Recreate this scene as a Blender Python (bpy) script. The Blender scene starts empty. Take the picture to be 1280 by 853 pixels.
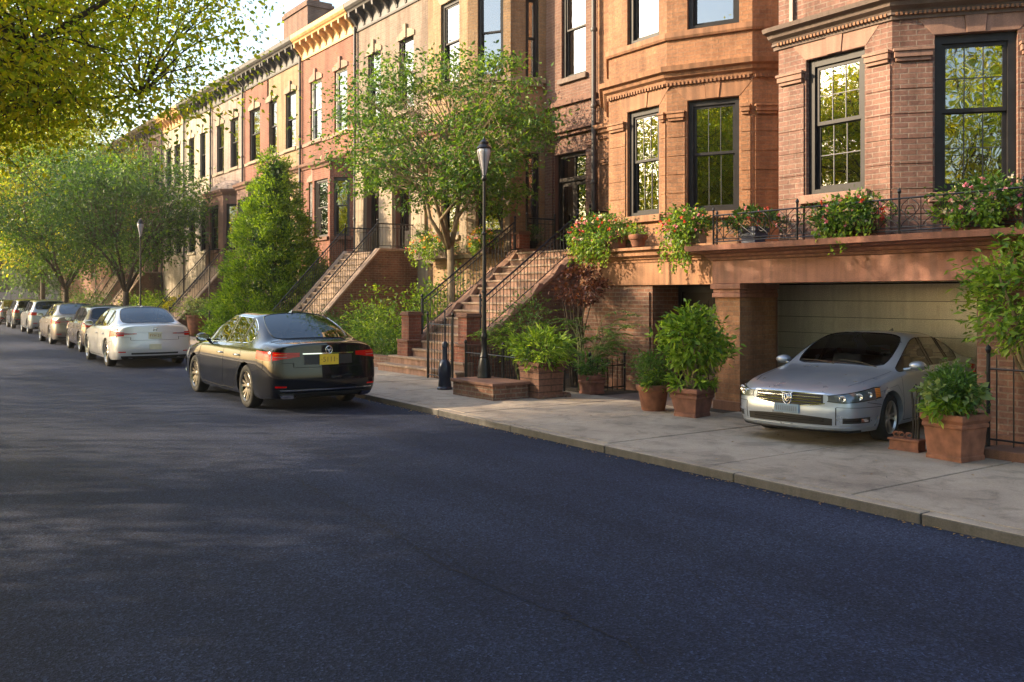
import bpy, math, random
import numpy as np
from mathutils import Vector, Matrix
from mathutils.bvhtree import BVHTree
random.seed(7); rng = np.random.default_rng(7)
R = math.radians
scene = bpy.context.scene
COL = scene.collection
CAMZ = 1.9

# ------------------------------------------------------------------ materials
def new_mat(name):
    m = bpy.data.materials.new(name); m.use_nodes = True
    nt = m.node_tree; b = nt.nodes['Principled BSDF']
    return m, nt, b
def N(nt, typ, **kw):
    n = nt.nodes.new(typ)
    for k, v in kw.items():
        if k.startswith('_'): setattr(n, k[1:], v)
        else: n.inputs[k.replace('__', ' ')].default_value = v
    return n
def L(nt, a, b): nt.links.new(a, b)
def rgba(c): return (c[0], c[1], c[2], 1)
def scale(c, f): return tuple(min(1, x * f) for x in c)
def uvco(nt): return N(nt, 'ShaderNodeTexCoord').outputs['UV']
def obco(nt): return N(nt, 'ShaderNodeTexCoord').outputs['Object']
def bump(nt, b, h, strength=.4, dist=.01):
    n = N(nt, 'ShaderNodeBump', Strength=strength, Distance=dist); L(nt, h, n.inputs['Height']); L(nt, n.outputs[0], b.inputs['Normal']); return n
def mix(nt, fac, a, b, typ='MIX'):
    n = nt.nodes.new('ShaderNodeMix'); n.data_type = 'RGBA'; n.blend_type = typ
    for s, v in ((0, fac), (6, a), (7, b)):
        if hasattr(v, 'node'): L(nt, v, n.inputs[s])
        elif isinstance(v, (int, float)): n.inputs[s].default_value = v
        else: n.inputs[s].default_value = rgba(v)
    return n.outputs[2]
def ramp(nt, fac, stops):
    n = nt.nodes.new('ShaderNodeValToRGB'); e = n.color_ramp.elements
    while len(e) < len(stops): e.new(.5)
    for i, (p, c) in enumerate(stops):
        e[i].position = p; e[i].color = rgba(c) if hasattr(c, '__len__') else (c, c, c, 1)
    L(nt, fac, n.inputs[0]); return n.outputs[0]

def plain(name, col, rough=.6, metal=0, var=.25, sc=6, bmp=.15, bd=.004, coat=0, spec=.5):
    """paint / metal / wood: a base colour with soft blotches and a fine grain"""
    m, nt, b = new_mat(name)
    co = obco(nt)
    n = N(nt, 'ShaderNodeTexNoise', Scale=sc, Detail=6); L(nt, co, n.inputs['Vector'])
    c = ramp(nt, n.outputs[0], [(.3, scale(col, 1 - var)), (.7, scale(col, 1 + var))])
    L(nt, c, b.inputs['Base Color'])
    b.inputs['Roughness'].default_value = rough; b.inputs['Metallic'].default_value = metal
    b.inputs['Coat Weight'].default_value = coat; b.inputs['Specular IOR Level'].default_value = spec
    if bmp:
        n2 = N(nt, 'ShaderNodeTexNoise', Scale=sc * 12, Detail=4); L(nt, co, n2.inputs['Vector'])
        bump(nt, b, n2.outputs[0], bmp, bd)
    return m

def stone(name, col, rough=.8, var=.22, streak=.25):
    m, nt, b = new_mat(name)
    co = uvco(nt)
    n = N(nt, 'ShaderNodeTexNoise', Scale=1.3, Detail=8, Roughness=.65); L(nt, co, n.inputs['Vector'])
    c = ramp(nt, n.outputs[0], [(.3, scale(col, 1 - var)), (.7, scale(col, 1 + var))])
    mp = N(nt, 'ShaderNodeMapping'); mp.inputs['Scale'].default_value = (9, .5, 1); L(nt, co, mp.inputs[0])
    s = N(nt, 'ShaderNodeTexNoise', Scale=1, Detail=5); L(nt, mp.outputs[0], s.inputs['Vector'])
    sr = ramp(nt, s.outputs[0], [(.38, scale((1, 1, 1), 1 - streak)), (.6, (1, 1, 1))])
    c2 = mix(nt, 1.0, c, sr, 'MULTIPLY')
    g = N(nt, 'ShaderNodeTexNoise', Scale=60, Detail=5); L(nt, co, g.inputs['Vector'])
    gr = ramp(nt, g.outputs[0], [(.35, .85), (.65, 1.1)])
    L(nt, mix(nt, 1.0, c2, gr, 'MULTIPLY'), b.inputs['Base Color'])
    b.inputs['Roughness'].default_value = rough
    bump(nt, b, g.outputs[0], .35, .006)
    return m

def brick(name, c1, c2, mortar, bw=.215, bh=.075, ms=.011, stain=.3, bmp=.8):
    m, nt, b = new_mat(name)
    co = uvco(nt)
    # slight wobble of the courses
    w = N(nt, 'ShaderNodeTexNoise', Scale=3.0, Detail=3); L(nt, co, w.inputs['Vector'])
    ad = nt.nodes.new('ShaderNodeMixRGB'); ad.blend_type = 'LINEAR_LIGHT'; ad.inputs[0].default_value = .006
    L(nt, co, ad.inputs[1]); L(nt, w.outputs['Color'], ad.inputs[2])
    t = N(nt, 'ShaderNodeTexBrick', Color1=rgba(c1), Color2=rgba(c2), Mortar=rgba(mortar), Scale=1)
    t.inputs['Mortar Size'].default_value = ms; t.inputs['Mortar Smooth'].default_value = .3
    t.inputs['Brick Width'].default_value = bw; t.inputs['Row Height'].default_value = bh; t.inputs['Bias'].default_value = -.1
    L(nt, ad.outputs[0], t.inputs['Vector'])
    n = N(nt, 'ShaderNodeTexNoise', Scale=.9, Detail=9, Roughness=.7); L(nt, co, n.inputs['Vector'])
    st = ramp(nt, n.outputs[0], [(.3, scale((1, 1, 1), 1 - stain)), (.55, (1, 1, 1)), (.8, (1.0, 1.0, 1.0))])
    g = N(nt, 'ShaderNodeTexNoise', Scale=22, Detail=6, Roughness=.7); L(nt, co, g.inputs['Vector'])
    gr = ramp(nt, g.outputs[0], [(.3, .68), (.7, 1.28)])
    c = mix(nt, 1.0, mix(nt, 1.0, t.outputs[0], st, 'MULTIPLY'), gr, 'MULTIPLY')
    mp = N(nt, 'ShaderNodeMapping'); mp.inputs['Scale'].default_value = (2.6, .22, 1); L(nt, co, mp.inputs[0])
    k = N(nt, 'ShaderNodeTexNoise', Scale=1, Detail=7, Roughness=.65); L(nt, mp.outputs[0], k.inputs['Vector'])
    c = mix(nt, 1.0, c, ramp(nt, k.outputs[0], [(.36, (.62, .58, .55)), (.55, (1, 1, 1)), (.75, (1.12, 1.08, 1.02))]), 'MULTIPLY')
    L(nt, c, b.inputs['Base Color']); b.inputs['Roughness'].default_value = .85
    mth = N(nt, 'ShaderNodeMath'); mth.operation = 'MULTIPLY_ADD'; mth.inputs[1].default_value = -1.0
    L(nt, t.outputs['Fac'], mth.inputs[0]); L(nt, g.outputs[0], mth.inputs[2])
    bump(nt, b, mth.outputs[0], bmp, .006)
    return m

def leafmat(name, cols, trans=.45, rough=.45):
    """cols: dark .. light; each leaf (mesh island) takes its own colour"""
    m, nt, b = new_mat(name)
    g = N(nt, 'ShaderNodeNewGeometry')
    k = len(cols) - 1
    c = ramp(nt, g.outputs['Random Per Island'], [(i / k, cc) for i, cc in enumerate(cols)])
    L(nt, c, b.inputs['Base Color']); b.inputs['Roughness'].default_value = rough
    b.inputs['Specular IOR Level'].default_value = .35
    tr = nt.nodes.new('ShaderNodeBsdfTranslucent')
    warm = mix(nt, 1.0, c, (1.7, 1.55, .5), 'MULTIPLY'); L(nt, warm, tr.inputs[0])
    mx = nt.nodes.new('ShaderNodeMixShader'); mx.inputs[0].default_value = trans
    L(nt, b.outputs[0], mx.inputs[1]); L(nt, tr.outputs[0], mx.inputs[2])
    L(nt, mx.outputs[0], nt.nodes['Material Output'].inputs[0])
    return m

def glassmat(name, tint=(.5, .55, .55), ior=1.9, wav=.0, rough=.01):
    """thin pane: fresnel mirror over tinted see-through"""
    m, nt, b = new_mat(name); nt.nodes.remove(b)
    t = N(nt, 'ShaderNodeBsdfTransparent', Color=rgba(tint))
    g = N(nt, 'ShaderNodeBsdfGlossy', Roughness=rough, Color=(.95, .97, 1, 1))
    f = N(nt, 'ShaderNodeFresnel', IOR=ior)
    if wav:
        n = N(nt, 'ShaderNodeTexNoise', Scale=1.6, Detail=2); L(nt, uvco(nt), n.inputs['Vector'])
        bp = N(nt, 'ShaderNodeBump', Strength=wav, Distance=.05); L(nt, n.outputs[0], bp.inputs['Height'])
        L(nt, bp.outputs[0], g.inputs['Normal'])
    mx = nt.nodes.new('ShaderNodeMixShader'); L(nt, f.outputs[0], mx.inputs[0])
    L(nt, t.outputs[0], mx.inputs[1]); L(nt, g.outputs[0], mx.inputs[2])
    L(nt, mx.outputs[0], nt.nodes['Material Output'].inputs[0])
    return m

def carpaint(name, col, metal=.55, rough=.28, coat=1.0):
    m, nt, b = new_mat(name)
    n = N(nt, 'ShaderNodeTexNoise', Scale=900, Detail=1); L(nt, obco(nt), n.inputs['Vector'])
    c = ramp(nt, n.outputs[0], [(.35, scale(col, .99)), (.65, scale(col, 1.01))])
    d = N(nt, 'ShaderNodeTexNoise', Scale=3, Detail=6); L(nt, obco(nt), d.inputs['Vector'])
    rr = ramp(nt, d.outputs[0], [(.3, rough), (.7, rough + .12)])
    L(nt, rr, b.inputs['Roughness'])
    L(nt, c, b.inputs['Base Color']); b.inputs['Metallic'].default_value = metal
    b.inputs['Coat Weight'].default_value = coat; b.inputs['Coat Roughness'].default_value = .03 if max(col) < .1 else .09
    if max(col) < .02: b.inputs['Specular IOR Level'].default_value = .1; b.inputs['Coat IOR'].default_value = 1.38
    return m

M = {}
M['brick_pink'] = brick('pink_brick', (.245, .128, .095), (.17, .082, .064), (.27, .20, .16), ms=.009, stain=.42)
M['brick_orange'] = brick('orange_brick', (.325, .158, .078), (.25, .115, .056), (.27, .165, .10), stain=.38, ms=.007)
M['brick_brown'] = brick('brown_brick', (0.188, 0.092, 0.064), (0.136, 0.064, 0.048), (0.200, 0.136, 0.104))
M['brick_old'] = brick('old_brick', (0.208, 0.096, 0.060), (0.136, 0.068, 0.048), (0.216, 0.160, 0.120), stain=.5)
M['brick_yellow'] = brick('buff_brick', (.32, .20, .105), (.26, .155, .08), (.27, .19, .12))
M['brick_light'] = brick('light_brick', (.225, .165, .13), (.18, .13, .10), (.23, .185, .15))
M['brick_red'] = brick('red_brick', (.25, .082, .048), (.18, .058, .036), (.22, .12, .085))
M['brick_mauve'] = brick('mauve_brick', (.30, .22, .19), (.245, .175, .15), (.28, .23, .20))
M['brick_cream'] = brick('cream_brick', (.41, .36, .29), (.35, .30, .24), (.38, .34, .28))
M['stone_orange'] = stone('orange_stone', (.29, .142, .073), streak=.38)
M['stone_pink'] = stone('pink_stone', (0.288, 0.164, 0.120))
M['stone_brown'] = stone('brown_stone', (0.176, 0.084, 0.056))
M['stone_red'] = stone('painted_red_stone', (.28, .115, .075), rough=.6, streak=.35)
M['stone_buff'] = stone('buff_stone', (.28, .215, .15))
M['stone_cream'] = stone('cream_stone', (0.446, 0.389, 0.288))
M['stone_dark'] = stone('dark_stone', (.16, .115, .095))
M['stone_tread'] = stone('tread_stone', (.33, .235, .175))
M['stone_grey'] = stone('grey_stone', (.30, .29, .275))
M['paint_black'] = plain('black_window_paint', (.018, .017, .019), .5, bmp=.05, spec=.25)
M['paint_dark'] = plain('dark_cornice_paint', (.045, .040, .042), .5)
M['paint_gold'] = plain('ochre_cornice_paint', (.50, .29, .12), .5)
M['paint_brown'] = plain('brown_cornice_paint', (.14, .095, .075), .5)
M['paint_white'] = plain('white_window_paint', (.6, .57, .5), .5)
M['paint_cream'] = stone('cream_door_paint', (.95, .91, .82), rough=.45, var=.08, streak=.12)
M['door_wood'] = plain('dark_door_wood', (.016, .011, .009), .5, sc=3, spec=.2)
M['iron'] = plain('black_iron', (.012, .012, .015), .38, metal=.3, bmp=.2)
M['iron_blue'] = plain('blue_black_iron', (.014, .02, .04), .3, metal=.3, bmp=.2)
M['room'] = plain('room_dark', (.02, .016, .012), .9, bmp=0)
M['curtain'] = plain('curtain_cloth', (.55, .48, .36), .9, sc=2, bmp=.2)
M['blind'] = plain('blind_cloth', (.70, .72, .70), .8, sc=2, bmp=0)
M['pane'] = glassmat('window_glass', (.36, .36, .33), 3.3, wav=.05)
M['pane_far'] = glassmat('far_window_glass', (.4, .4, .38), 2.8, wav=.05)
M['lead'] = plain('glazing_bar', (.05, .05, .05), .5, bmp=0)
M['roof'] = plain('roof_tar', (.07, .065, .06), .9)
M['roof_brown'] = plain('brown_roof', (.20, .11, .075), .9)
M['terracotta'] = plain('terracotta', (.21, .085, .05), .8, var=.45, sc=6, bmp=.4)
M['terracotta_red'] = plain('red_terracotta', (.17, .072, .05), .8, var=.45, sc=6, bmp=.4)
M['pot_blue'] = plain('blue_pot', (.06, .075, .12), .5)
M['pot_wood'] = brick('tub_slats', (.22, .11, .075), (.17, .085, .06), (.07, .04, .03), bw=3, bh=.11, ms=.008)
M['soil'] = plain('soil', (.045, .032, .022), .95, sc=12, bmp=.8, bd=.02)
M['bark'] = plain('bark', (.13, .095, .065), .9, var=.4, sc=10, bmp=.8, bd=.02)
M['bark_dark'] = plain('dark_bark', (.06, .043, .03), .9, var=.4, sc=10, bmp=.8, bd=.02)
M['bark_pale'] = plain('pale_bark', (.24, .175, .105), .8, var=.35, sc=7, bmp=.6, bd=.01)
M['stem'] = plain('green_stem', (.12, .13, .04), .7)
M['leaf_yellow'] = leafmat('yellow_leaf', [(.16, .20, .02), (.32, .32, .03), (.42, .42, .035), (.50, .44, .04)], .6)
M['leaf_near'] = leafmat('overhead_leaf', [(.13, .20, .025), (.24, .34, .035), (.38, .46, .045), (.55, .54, .05)], .7)
M['leaf_tree'] = leafmat('street_tree_leaf', [(0.032, 0.078, 0.016), (0.054, 0.125, 0.021), (0.099, 0.198, 0.029), (0.171, 0.261, 0.041)], .45)
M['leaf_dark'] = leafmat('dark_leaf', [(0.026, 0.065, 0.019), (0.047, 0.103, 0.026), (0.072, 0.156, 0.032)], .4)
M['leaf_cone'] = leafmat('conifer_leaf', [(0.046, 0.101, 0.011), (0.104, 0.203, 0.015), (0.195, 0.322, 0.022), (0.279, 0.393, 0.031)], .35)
M['leaf_bright'] = leafmat('bright_leaf', [(0.046, 0.108, 0.014), (0.112, 0.215, 0.023), (0.213, 0.343, 0.041), (0.333, 0.451, 0.070)], .4)
M['leaf_mid'] = leafmat('mid_leaf', [(0.030, 0.079, 0.019), (0.065, 0.147, 0.028), (0.122, 0.220, 0.050)], .4)
M['leaf_grey'] = leafmat('pale_leaf', [(.09, .14, .05), (.18, .25, .09), (.34, .40, .2)], .4)
M['leaf_red'] = leafmat('purple_leaf', [(.04, .018, .018), (.10, .035, .03), (.19, .07, .05)], .35)
M['flower_pink'] = leafmat('pink_petal', [(.65, .12, .25), (.75, .28, .40), (.8, .45, .5)], .3)
M['flower_red'] = leafmat('red_petal', [(.5, .02, .02), (.65, .06, .04), (.7, .2, .1)], .3)
M['flower_yellow'] = leafmat('yellow_petal', [(.7, .36, .03), (.75, .45, .05), (.65, .2, .1)], .3)
M['flower_white'] = leafmat('white_petal', [(.8, .75, .65), (.8, .7, .6)], .3)
M['dryleaf'] = leafmat('fallen_leaf', [(.28, .15, .05), (.35, .22, .07), (.2, .09, .04)], .1)
M['rubber'] = plain('tyre_rubber', (.013, .013, .014), .75, sc=20)
M['alloy'] = plain('alloy', (.52, .51, .49), .28, metal=.95, var=.08, bmp=0)
M['alloy_gold'] = plain('warm_alloy', (.30, .28, .25), .35, metal=.95, var=.08, bmp=0)
M['chrome'] = plain('chrome', (.75, .75, .76), .08, metal=1, var=.03, bmp=0)
M['blackplastic'] = plain('black_plastic', (.010, .010, .011), .5, bmp=.1)
M['gloss_black'] = plain('gloss_black', (.006, .006, .007), .12, bmp=0)
M['seam'] = plain('panel_gap', (.004, .004, .004), .9, bmp=0)
M['carglass'] = glassmat('car_glass', (.60, .66, .64), 1.6)
M['carglass_dark'] = glassmat('tinted_car_glass', (.13, .15, .15), 1.7)
M['seat'] = plain('seat_cloth', (.06, .05, .045), .8)
M['cabin'] = plain('cabin_plastic', (.015, .015, .016), .7)
def lens(name, col, rough=.08, trans=0):
    m, nt, b = new_mat(name)
    w = N(nt, 'ShaderNodeTexWave', Scale=14, Distortion=.4); w.bands_direction = 'Z'; L(nt, obco(nt), w.inputs['Vector'])
    L(nt, ramp(nt, w.outputs[0], [(.2, scale(col, .6)), (.8, scale(col, 1.15))]), b.inputs['Base Color'])
    b.inputs['Roughness'].default_value = rough; b.inputs['Coat Weight'].default_value = .15; b.inputs['Specular IOR Level'].default_value = .25; b.inputs['Coat Roughness'].default_value = .02
    return m
M['red_lens'] = lens('red_lens', (.50, .002, .003), .15)
M['amber_lens'] = lens('amber_lens', (.7, .22, .04))
M['clear_lens'] = lens('clear_lens', (.22, .25, .28))
M['head_lens'] = plain('headlamp_glass', (.10, .115, .13), .06, metal=.3, var=.3, sc=9, bmp=0, coat=1)
M['lamp_bowl'] = plain('lamp_reflector', (.85, .85, .86), .1, metal=1, var=.02, bmp=0)
M['plate_yellow'] = plain('yellow_plate', (.75, .52, .03), .4, var=.1, bmp=0)
M['plate_pale'] = plain('pale_plate', (.6, .57, .42), .4, var=.1, bmp=0)
M['plate_blue'] = plain('blue_plate', (.17, .26, .36), .35, var=.12, bmp=0)
M['plate_ink'] = plain('plate_ink', (.10, .09, .12), .5, bmp=0)
M['plate_ink_y'] = plain('plate_ink_brown', (.35, .16, .02), .5, bmp=0)
M['rust'] = plain('rusty_iron', (.17, .065, .04), .7, var=.4, sc=14, bmp=.4)
M['lampglass'] = plain('frosted_lamp_glass', (.34, .33, .35), .25, var=.12, bmp=0, coat=.5)
def hazemat():
    m, nt, b = new_mat('haze_air'); nt.nodes.remove(b)
    v = nt.nodes.new('ShaderNodeVolumePrincipled'); v.inputs['Color'].default_value = (1, .93, .80, 1); v.inputs['Density'].default_value = .0007; v.inputs['Anisotropy'].default_value = .55
    L(nt, v.outputs[0], nt.nodes['Material Output'].inputs['Volume']); return m
M['haze'] = hazemat()
P = {}
P['black'] = carpaint('black_paint', (.004, .005, .009), .0, .06)
P['silver'] = carpaint('silver_paint', (.33, .38, .47), .5, .26)
P['white'] = carpaint('pearl_white_paint', (.52, .52, .54), .35, .3)
P['beige'] = carpaint('champagne_paint', (.22, .185, .155), .6, .3)
P['grey'] = carpaint('brown_grey_paint', (.06, .042, .036), .6, .3)
P['lightsuv'] = carpaint('pale_silver_paint', (.30, .30, .30), .6, .3)
P['darkgreen'] = carpaint('dark_grey_paint', (.03, .035, .035), .3, .2)
P['maroon'] = carpaint('dark_paint', (.05, .035, .035), .3, .2)
P['steel'] = carpaint('steel_paint', (.2, .2, .21), .6, .25)

# ------------------------------------------------------------------ mesh builder
class MB:
    def __init__(s): s.v = []; s.f = []; s.mi = []
    def add(s, vs, fs, mi=0):
        o = len(s.v); s.v += [tuple(p) for p in vs]; s.f += [tuple(i + o for i in f) for f in fs]; s.mi += [mi] * len(fs); return s
    def quad(s, a, b, c, d, mi=0): return s.add([a, b, c, d], [(0, 1, 2, 3)], mi)
    def box(s, x0, x1, y0, y1, z0, z1, mi=0):
        v = [(x, y, z) for z in (z0, z1) for y in (y0, y1) for x in (x0, x1)]
        return s.add(v, [(0, 2, 3, 1), (4, 5, 7, 6), (0, 1, 5, 4), (2, 6, 7, 3), (0, 4, 6, 2), (1, 3, 7, 5)], mi)
    def obox(s, fr, s0, s1, z0, z1, o0, o1, mi=0):
        p, t, n = fr
        v = [(p[0] + t[0] * a + n[0] * o, p[1] + t[1] * a + n[1] * o, z) for z in (z0, z1) for o in (o0, o1) for a in (s0, s1)]
        return s.add(v, [(0, 2, 3, 1), (4, 5, 7, 6), (0, 1, 5, 4), (2, 6, 7, 3), (0, 4, 6, 2), (1, 3, 7, 5)], mi)
    def prism(s, poly, z0, z1, mi=0):
        n = len(poly)
        return s.add([(x, y, z0) for x, y in poly] + [(x, y, z1) for x, y in poly],
                     [tuple(range(n - 1, -1, -1)), tuple(range(n, 2 * n))] + [(i, (i + 1) % n, n + (i + 1) % n, n + i) for i in range(n)], mi)
    def prism_y(s, poly, y0, y1, mi=0):   # poly in (x, z)
        n = len(poly)
        return s.add([(x, y0, z) for x, z in poly] + [(x, y1, z) for x, z in poly],
                     [tuple(range(n)), tuple(range(2 * n - 1, n - 1, -1))] + [(i, n + i, n + (i + 1) % n, (i + 1) % n) for i in range(n)], mi)
    def tube(s, pts, r, k=6, mi=0, cap=True):
        pts = [Vector(p) for p in pts]; n = len(pts)
        rs = r if hasattr(r, '__len__') else [r] * n
        vs = []; up = None
        for i, p in enumerate(pts):
            d = (pts[min(i + 1, n - 1)] - pts[max(i - 1, 0)])
            d = d.normalized() if d.length > 1e-9 else Vector((0, 0, 1))
            if up is None:
                up = Vector((0, 0, 1)) if abs(d.z) < .9 else Vector((1, 0, 0))
            a = d.cross(up)
            if a.length < 1e-5: a = d.orthogonal()
            a.normalize(); b = a.cross(d).normalized(); up = b
            for j in range(k):
                an = 2 * math.pi * j / k
                vs.append(p + (a * math.cos(an) + b * math.sin(an)) * rs[i])
        fs = [(i * k + j, i * k + (j + 1) % k, (i + 1) * k + (j + 1) % k, (i + 1) * k + j) for i in range(n - 1) for j in range(k)]
        if cap: fs += [tuple(range(k - 1, -1, -1)), tuple(range((n - 1) * k, n * k))]
        return s.add(vs, fs, mi)
    def lathe(s, prof, c=(0, 0, 0), k=24, mi=0, axis='z', cap=True):
        vs = []
        for r, h in prof:
            for j in range(k):
                a = 2 * math.pi * j / k; u, w = r * math.cos(a), r * math.sin(a)
                vs.append({'z': (c[0] + u, c[1] + w, c[2] + h), 'x': (c[0] + h, c[1] + u, c[2] + w), 'y': (c[0] + u, c[1] + h, c[2] + w)}[axis])
        n = len(prof)
        fs = [(i * k + j, i * k + (j + 1) % k, (i + 1) * k + (j + 1) % k, (i + 1) * k + j) for i in range(n - 1) for j in range(k)]
        if cap:
            if prof[0][0] > 1e-6: fs.append(tuple(range(k - 1, -1, -1)))
            if prof[-1][0] > 1e-6: fs.append(tuple(range((n - 1) * k, n * k)))
        return s.add(vs, fs, mi)
    def sweep(s, pts, prof, z0=0, mi=0):
        """profile [(out, z)] swept along plan polyline, out = to the left of travel"""
        n = len(pts); nor = []
        for i in range(n):
            ns = []
            for a, b in ((i - 1, i), (i, i + 1)):
                if a >= 0 and b < n:
                    t = Vector((pts[b][0] - pts[a][0], pts[b][1] - pts[a][1])).normalized(); ns.append(Vector((-t.y, t.x)))
            m = sum(ns, Vector((0, 0)));
            m = m.normalized(); m = m / max(.35, m.dot(ns[0])); nor.append(m)
        k = len(prof)
        vs = [(pts[i][0] + nor[i].x * o, pts[i][1] + nor[i].y * o, z0 + z) for i in range(n) for o, z in prof]
        fs = [(i * k + j, (i + 1) * k + j, (i + 1) * k + (j + 1) % k, i * k + (j + 1) % k) for i in range(n - 1) for j in range(k)]
        fs += [tuple(range(k)), tuple(range(n * k - 1, (n - 1) * k - 1, -1))]
        return s.add(vs, fs, mi)
    def build(s, name, mats, parent=None, smooth=False, bevel=0, sharp=None, loc=None, keepuv=False):
        me = bpy.data.meshes.new(name); me.from_pydata(s.v, [], s.f)
        mats = mats if isinstance(mats, (list, tuple)) else [mats]
        for m in mats: me.materials.append(m)
        if len(mats) > 1: me.polygons.foreach_set('material_index', s.mi)
        uv = me.uv_layers.new(name='UVMap'); nl = len(me.loops)
        vco = np.empty(len(me.vertices) * 3); me.vertices.foreach_get('co', vco); vco = vco.reshape(-1, 3)
        nor = np.empty(len(me.polygons) * 3); me.polygons.foreach_get('normal', nor); nor = nor.reshape(-1, 3)
        tot = np.empty(len(me.polygons), int); me.polygons.foreach_get('loop_total', tot)
        li = np.empty(nl, int); me.loops.foreach_get('vertex_index', li)
        pn = np.repeat(nor, tot, axis=0); pc = vco[li]
        hor = np.abs(pn[:, 2]) > .7
        t = np.stack([-pn[:, 1], pn[:, 0]], 1); ln = np.linalg.norm(t, axis=1); ln[ln < 1e-6] = 1; t /= ln[:, None]
        u = np.where(hor, pc[:, 0], pc[:, 0] * t[:, 0] + pc[:, 1] * t[:, 1]); w = np.where(hor, pc[:, 1], pc[:, 2])
        uv.data.foreach_set('uv', np.stack([u, w], 1).ravel())
        if smooth:
            me.polygons.foreach_set('use_smooth', [True] * len(me.polygons))
            if sharp: me.set_sharp_from_angle(angle=R(sharp))
        me.update()
        o = bpy.data.objects.new(name, me); COL.objects.link(o)
        if parent is not None: o.parent = parent
        if loc: o.location = loc
        if bevel:
            b = o.modifiers.new('bevel', 'BEVEL'); b.width = bevel; b.segments = 2; b.limit_method = 'ANGLE'; b.angle_limit = R(35)
        return o

def thing(name, label, cat, loc=(0, 0, 0), rz=0, group=None, sc=1):
    o = bpy.data.objects.new(name, None); COL.objects.link(o); o.empty_display_size = .2
    o.location = loc; o.rotation_euler = (0, 0, rz); o.scale = (sc, sc, sc)
    o['label'] = label; o['category'] = cat
    if group: o['group'] = group
    return o
def tag(o, label, cat, group=None, kind=None):
    o['label'] = label; o['category'] = cat
    if group: o['group'] = group
    if kind: o['kind'] = kind
    return o
def struct(o): o['kind'] = 'structure'; return o
KIDS = {}
def children(o): return [c for c in COL.objects if c.parent == o]
def copy_tree(o, parent=None, remap=None):
    c = o.copy(); COL.objects.link(c)
    if parent is not None: c.parent = parent; c.matrix_parent_inverse = o.matrix_parent_inverse
    if remap and c.type == 'MESH' and any(m in remap for m in c.data.materials):
        c.data = c.data.copy()
        for i, m in enumerate(c.data.materials):
            if m in remap: c.data.materials[i] = remap[m]
    for ch in children(o): copy_tree(ch, c, remap)
    return c

# camera frame helper: image column -> ratio X/Y of that sight line
TH = math.atan(820 / 1129)
S_, C_ = math.sin(TH), math.cos(TH)
def Yat(px, X):
    u = (px - 640) / 1129; return X * (C_ - S_ * u) / (S_ + C_ * u)
def Zat(px, py, X):
    u = (px - 640) / 1129; d = X / (S_ + C_ * u); return CAMZ + (369 - py) * d / 1129

# ------------------------------------------------------------------ leaves
def leafmesh(name, pos, size, mat, parent=None, direc=None, dj=.6, aspect=.5, up=.35, loc=None):
    """pos (n,3); one folded diamond leaf each.  direc: preferred pointing direction (n,3)"""
    pos = np.asarray(pos, float); n = len(pos)
    d = rng.normal(size=(n, 3))
    if direc is not None:
        direc = direc / (np.linalg.norm(direc, axis=1, keepdims=True) + 1e-9); d = direc + d * dj
    d /= np.linalg.norm(d, axis=1, keepdims=True) + 1e-9
    nn = rng.normal(size=(n, 3)) ; nn[:, 2] += up * 3
    s = np.cross(d, nn); s /= np.linalg.norm(s, axis=1, keepdims=True) + 1e-9
    nn = np.cross(s, d)
    ln = (size * rng.uniform(.6, 1.3, n))[:, None]; w = ln * aspect * .5
    v = np.empty((n, 4, 3)); v[:, 0] = pos; v[:, 2] = pos + d * ln - nn * ln * .12
    mid = pos + d * ln * .45 + nn * w * .35
    v[:, 1] = mid + s * w; v[:, 3] = mid - s * w
    me = bpy.data.meshes.new(name); me.vertices.add(4 * n); me.vertices.foreach_set('co', v.ravel())
    idx = (np.arange(n) * 4)[:, None] + np.array([0, 1, 2, 0, 2, 3])[None]
    me.loops.add(6 * n); me.loops.foreach_set('vertex_index', idx.ravel().astype(np.int32))
    me.polygons.add(2 * n); me.polygons.foreach_set('loop_start', (np.arange(2 * n) * 3).astype(np.int32))
    me.polygons.foreach_set('loop_total', np.full(2 * n, 3, np.int32))
    me.update(calc_edges=True); me.materials.append(mat)
    o = bpy.data.objects.new(name, me); COL.objects.link(o)
    if parent is not None: o.parent = parent
    if loc: o.location = loc
    return o
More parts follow.
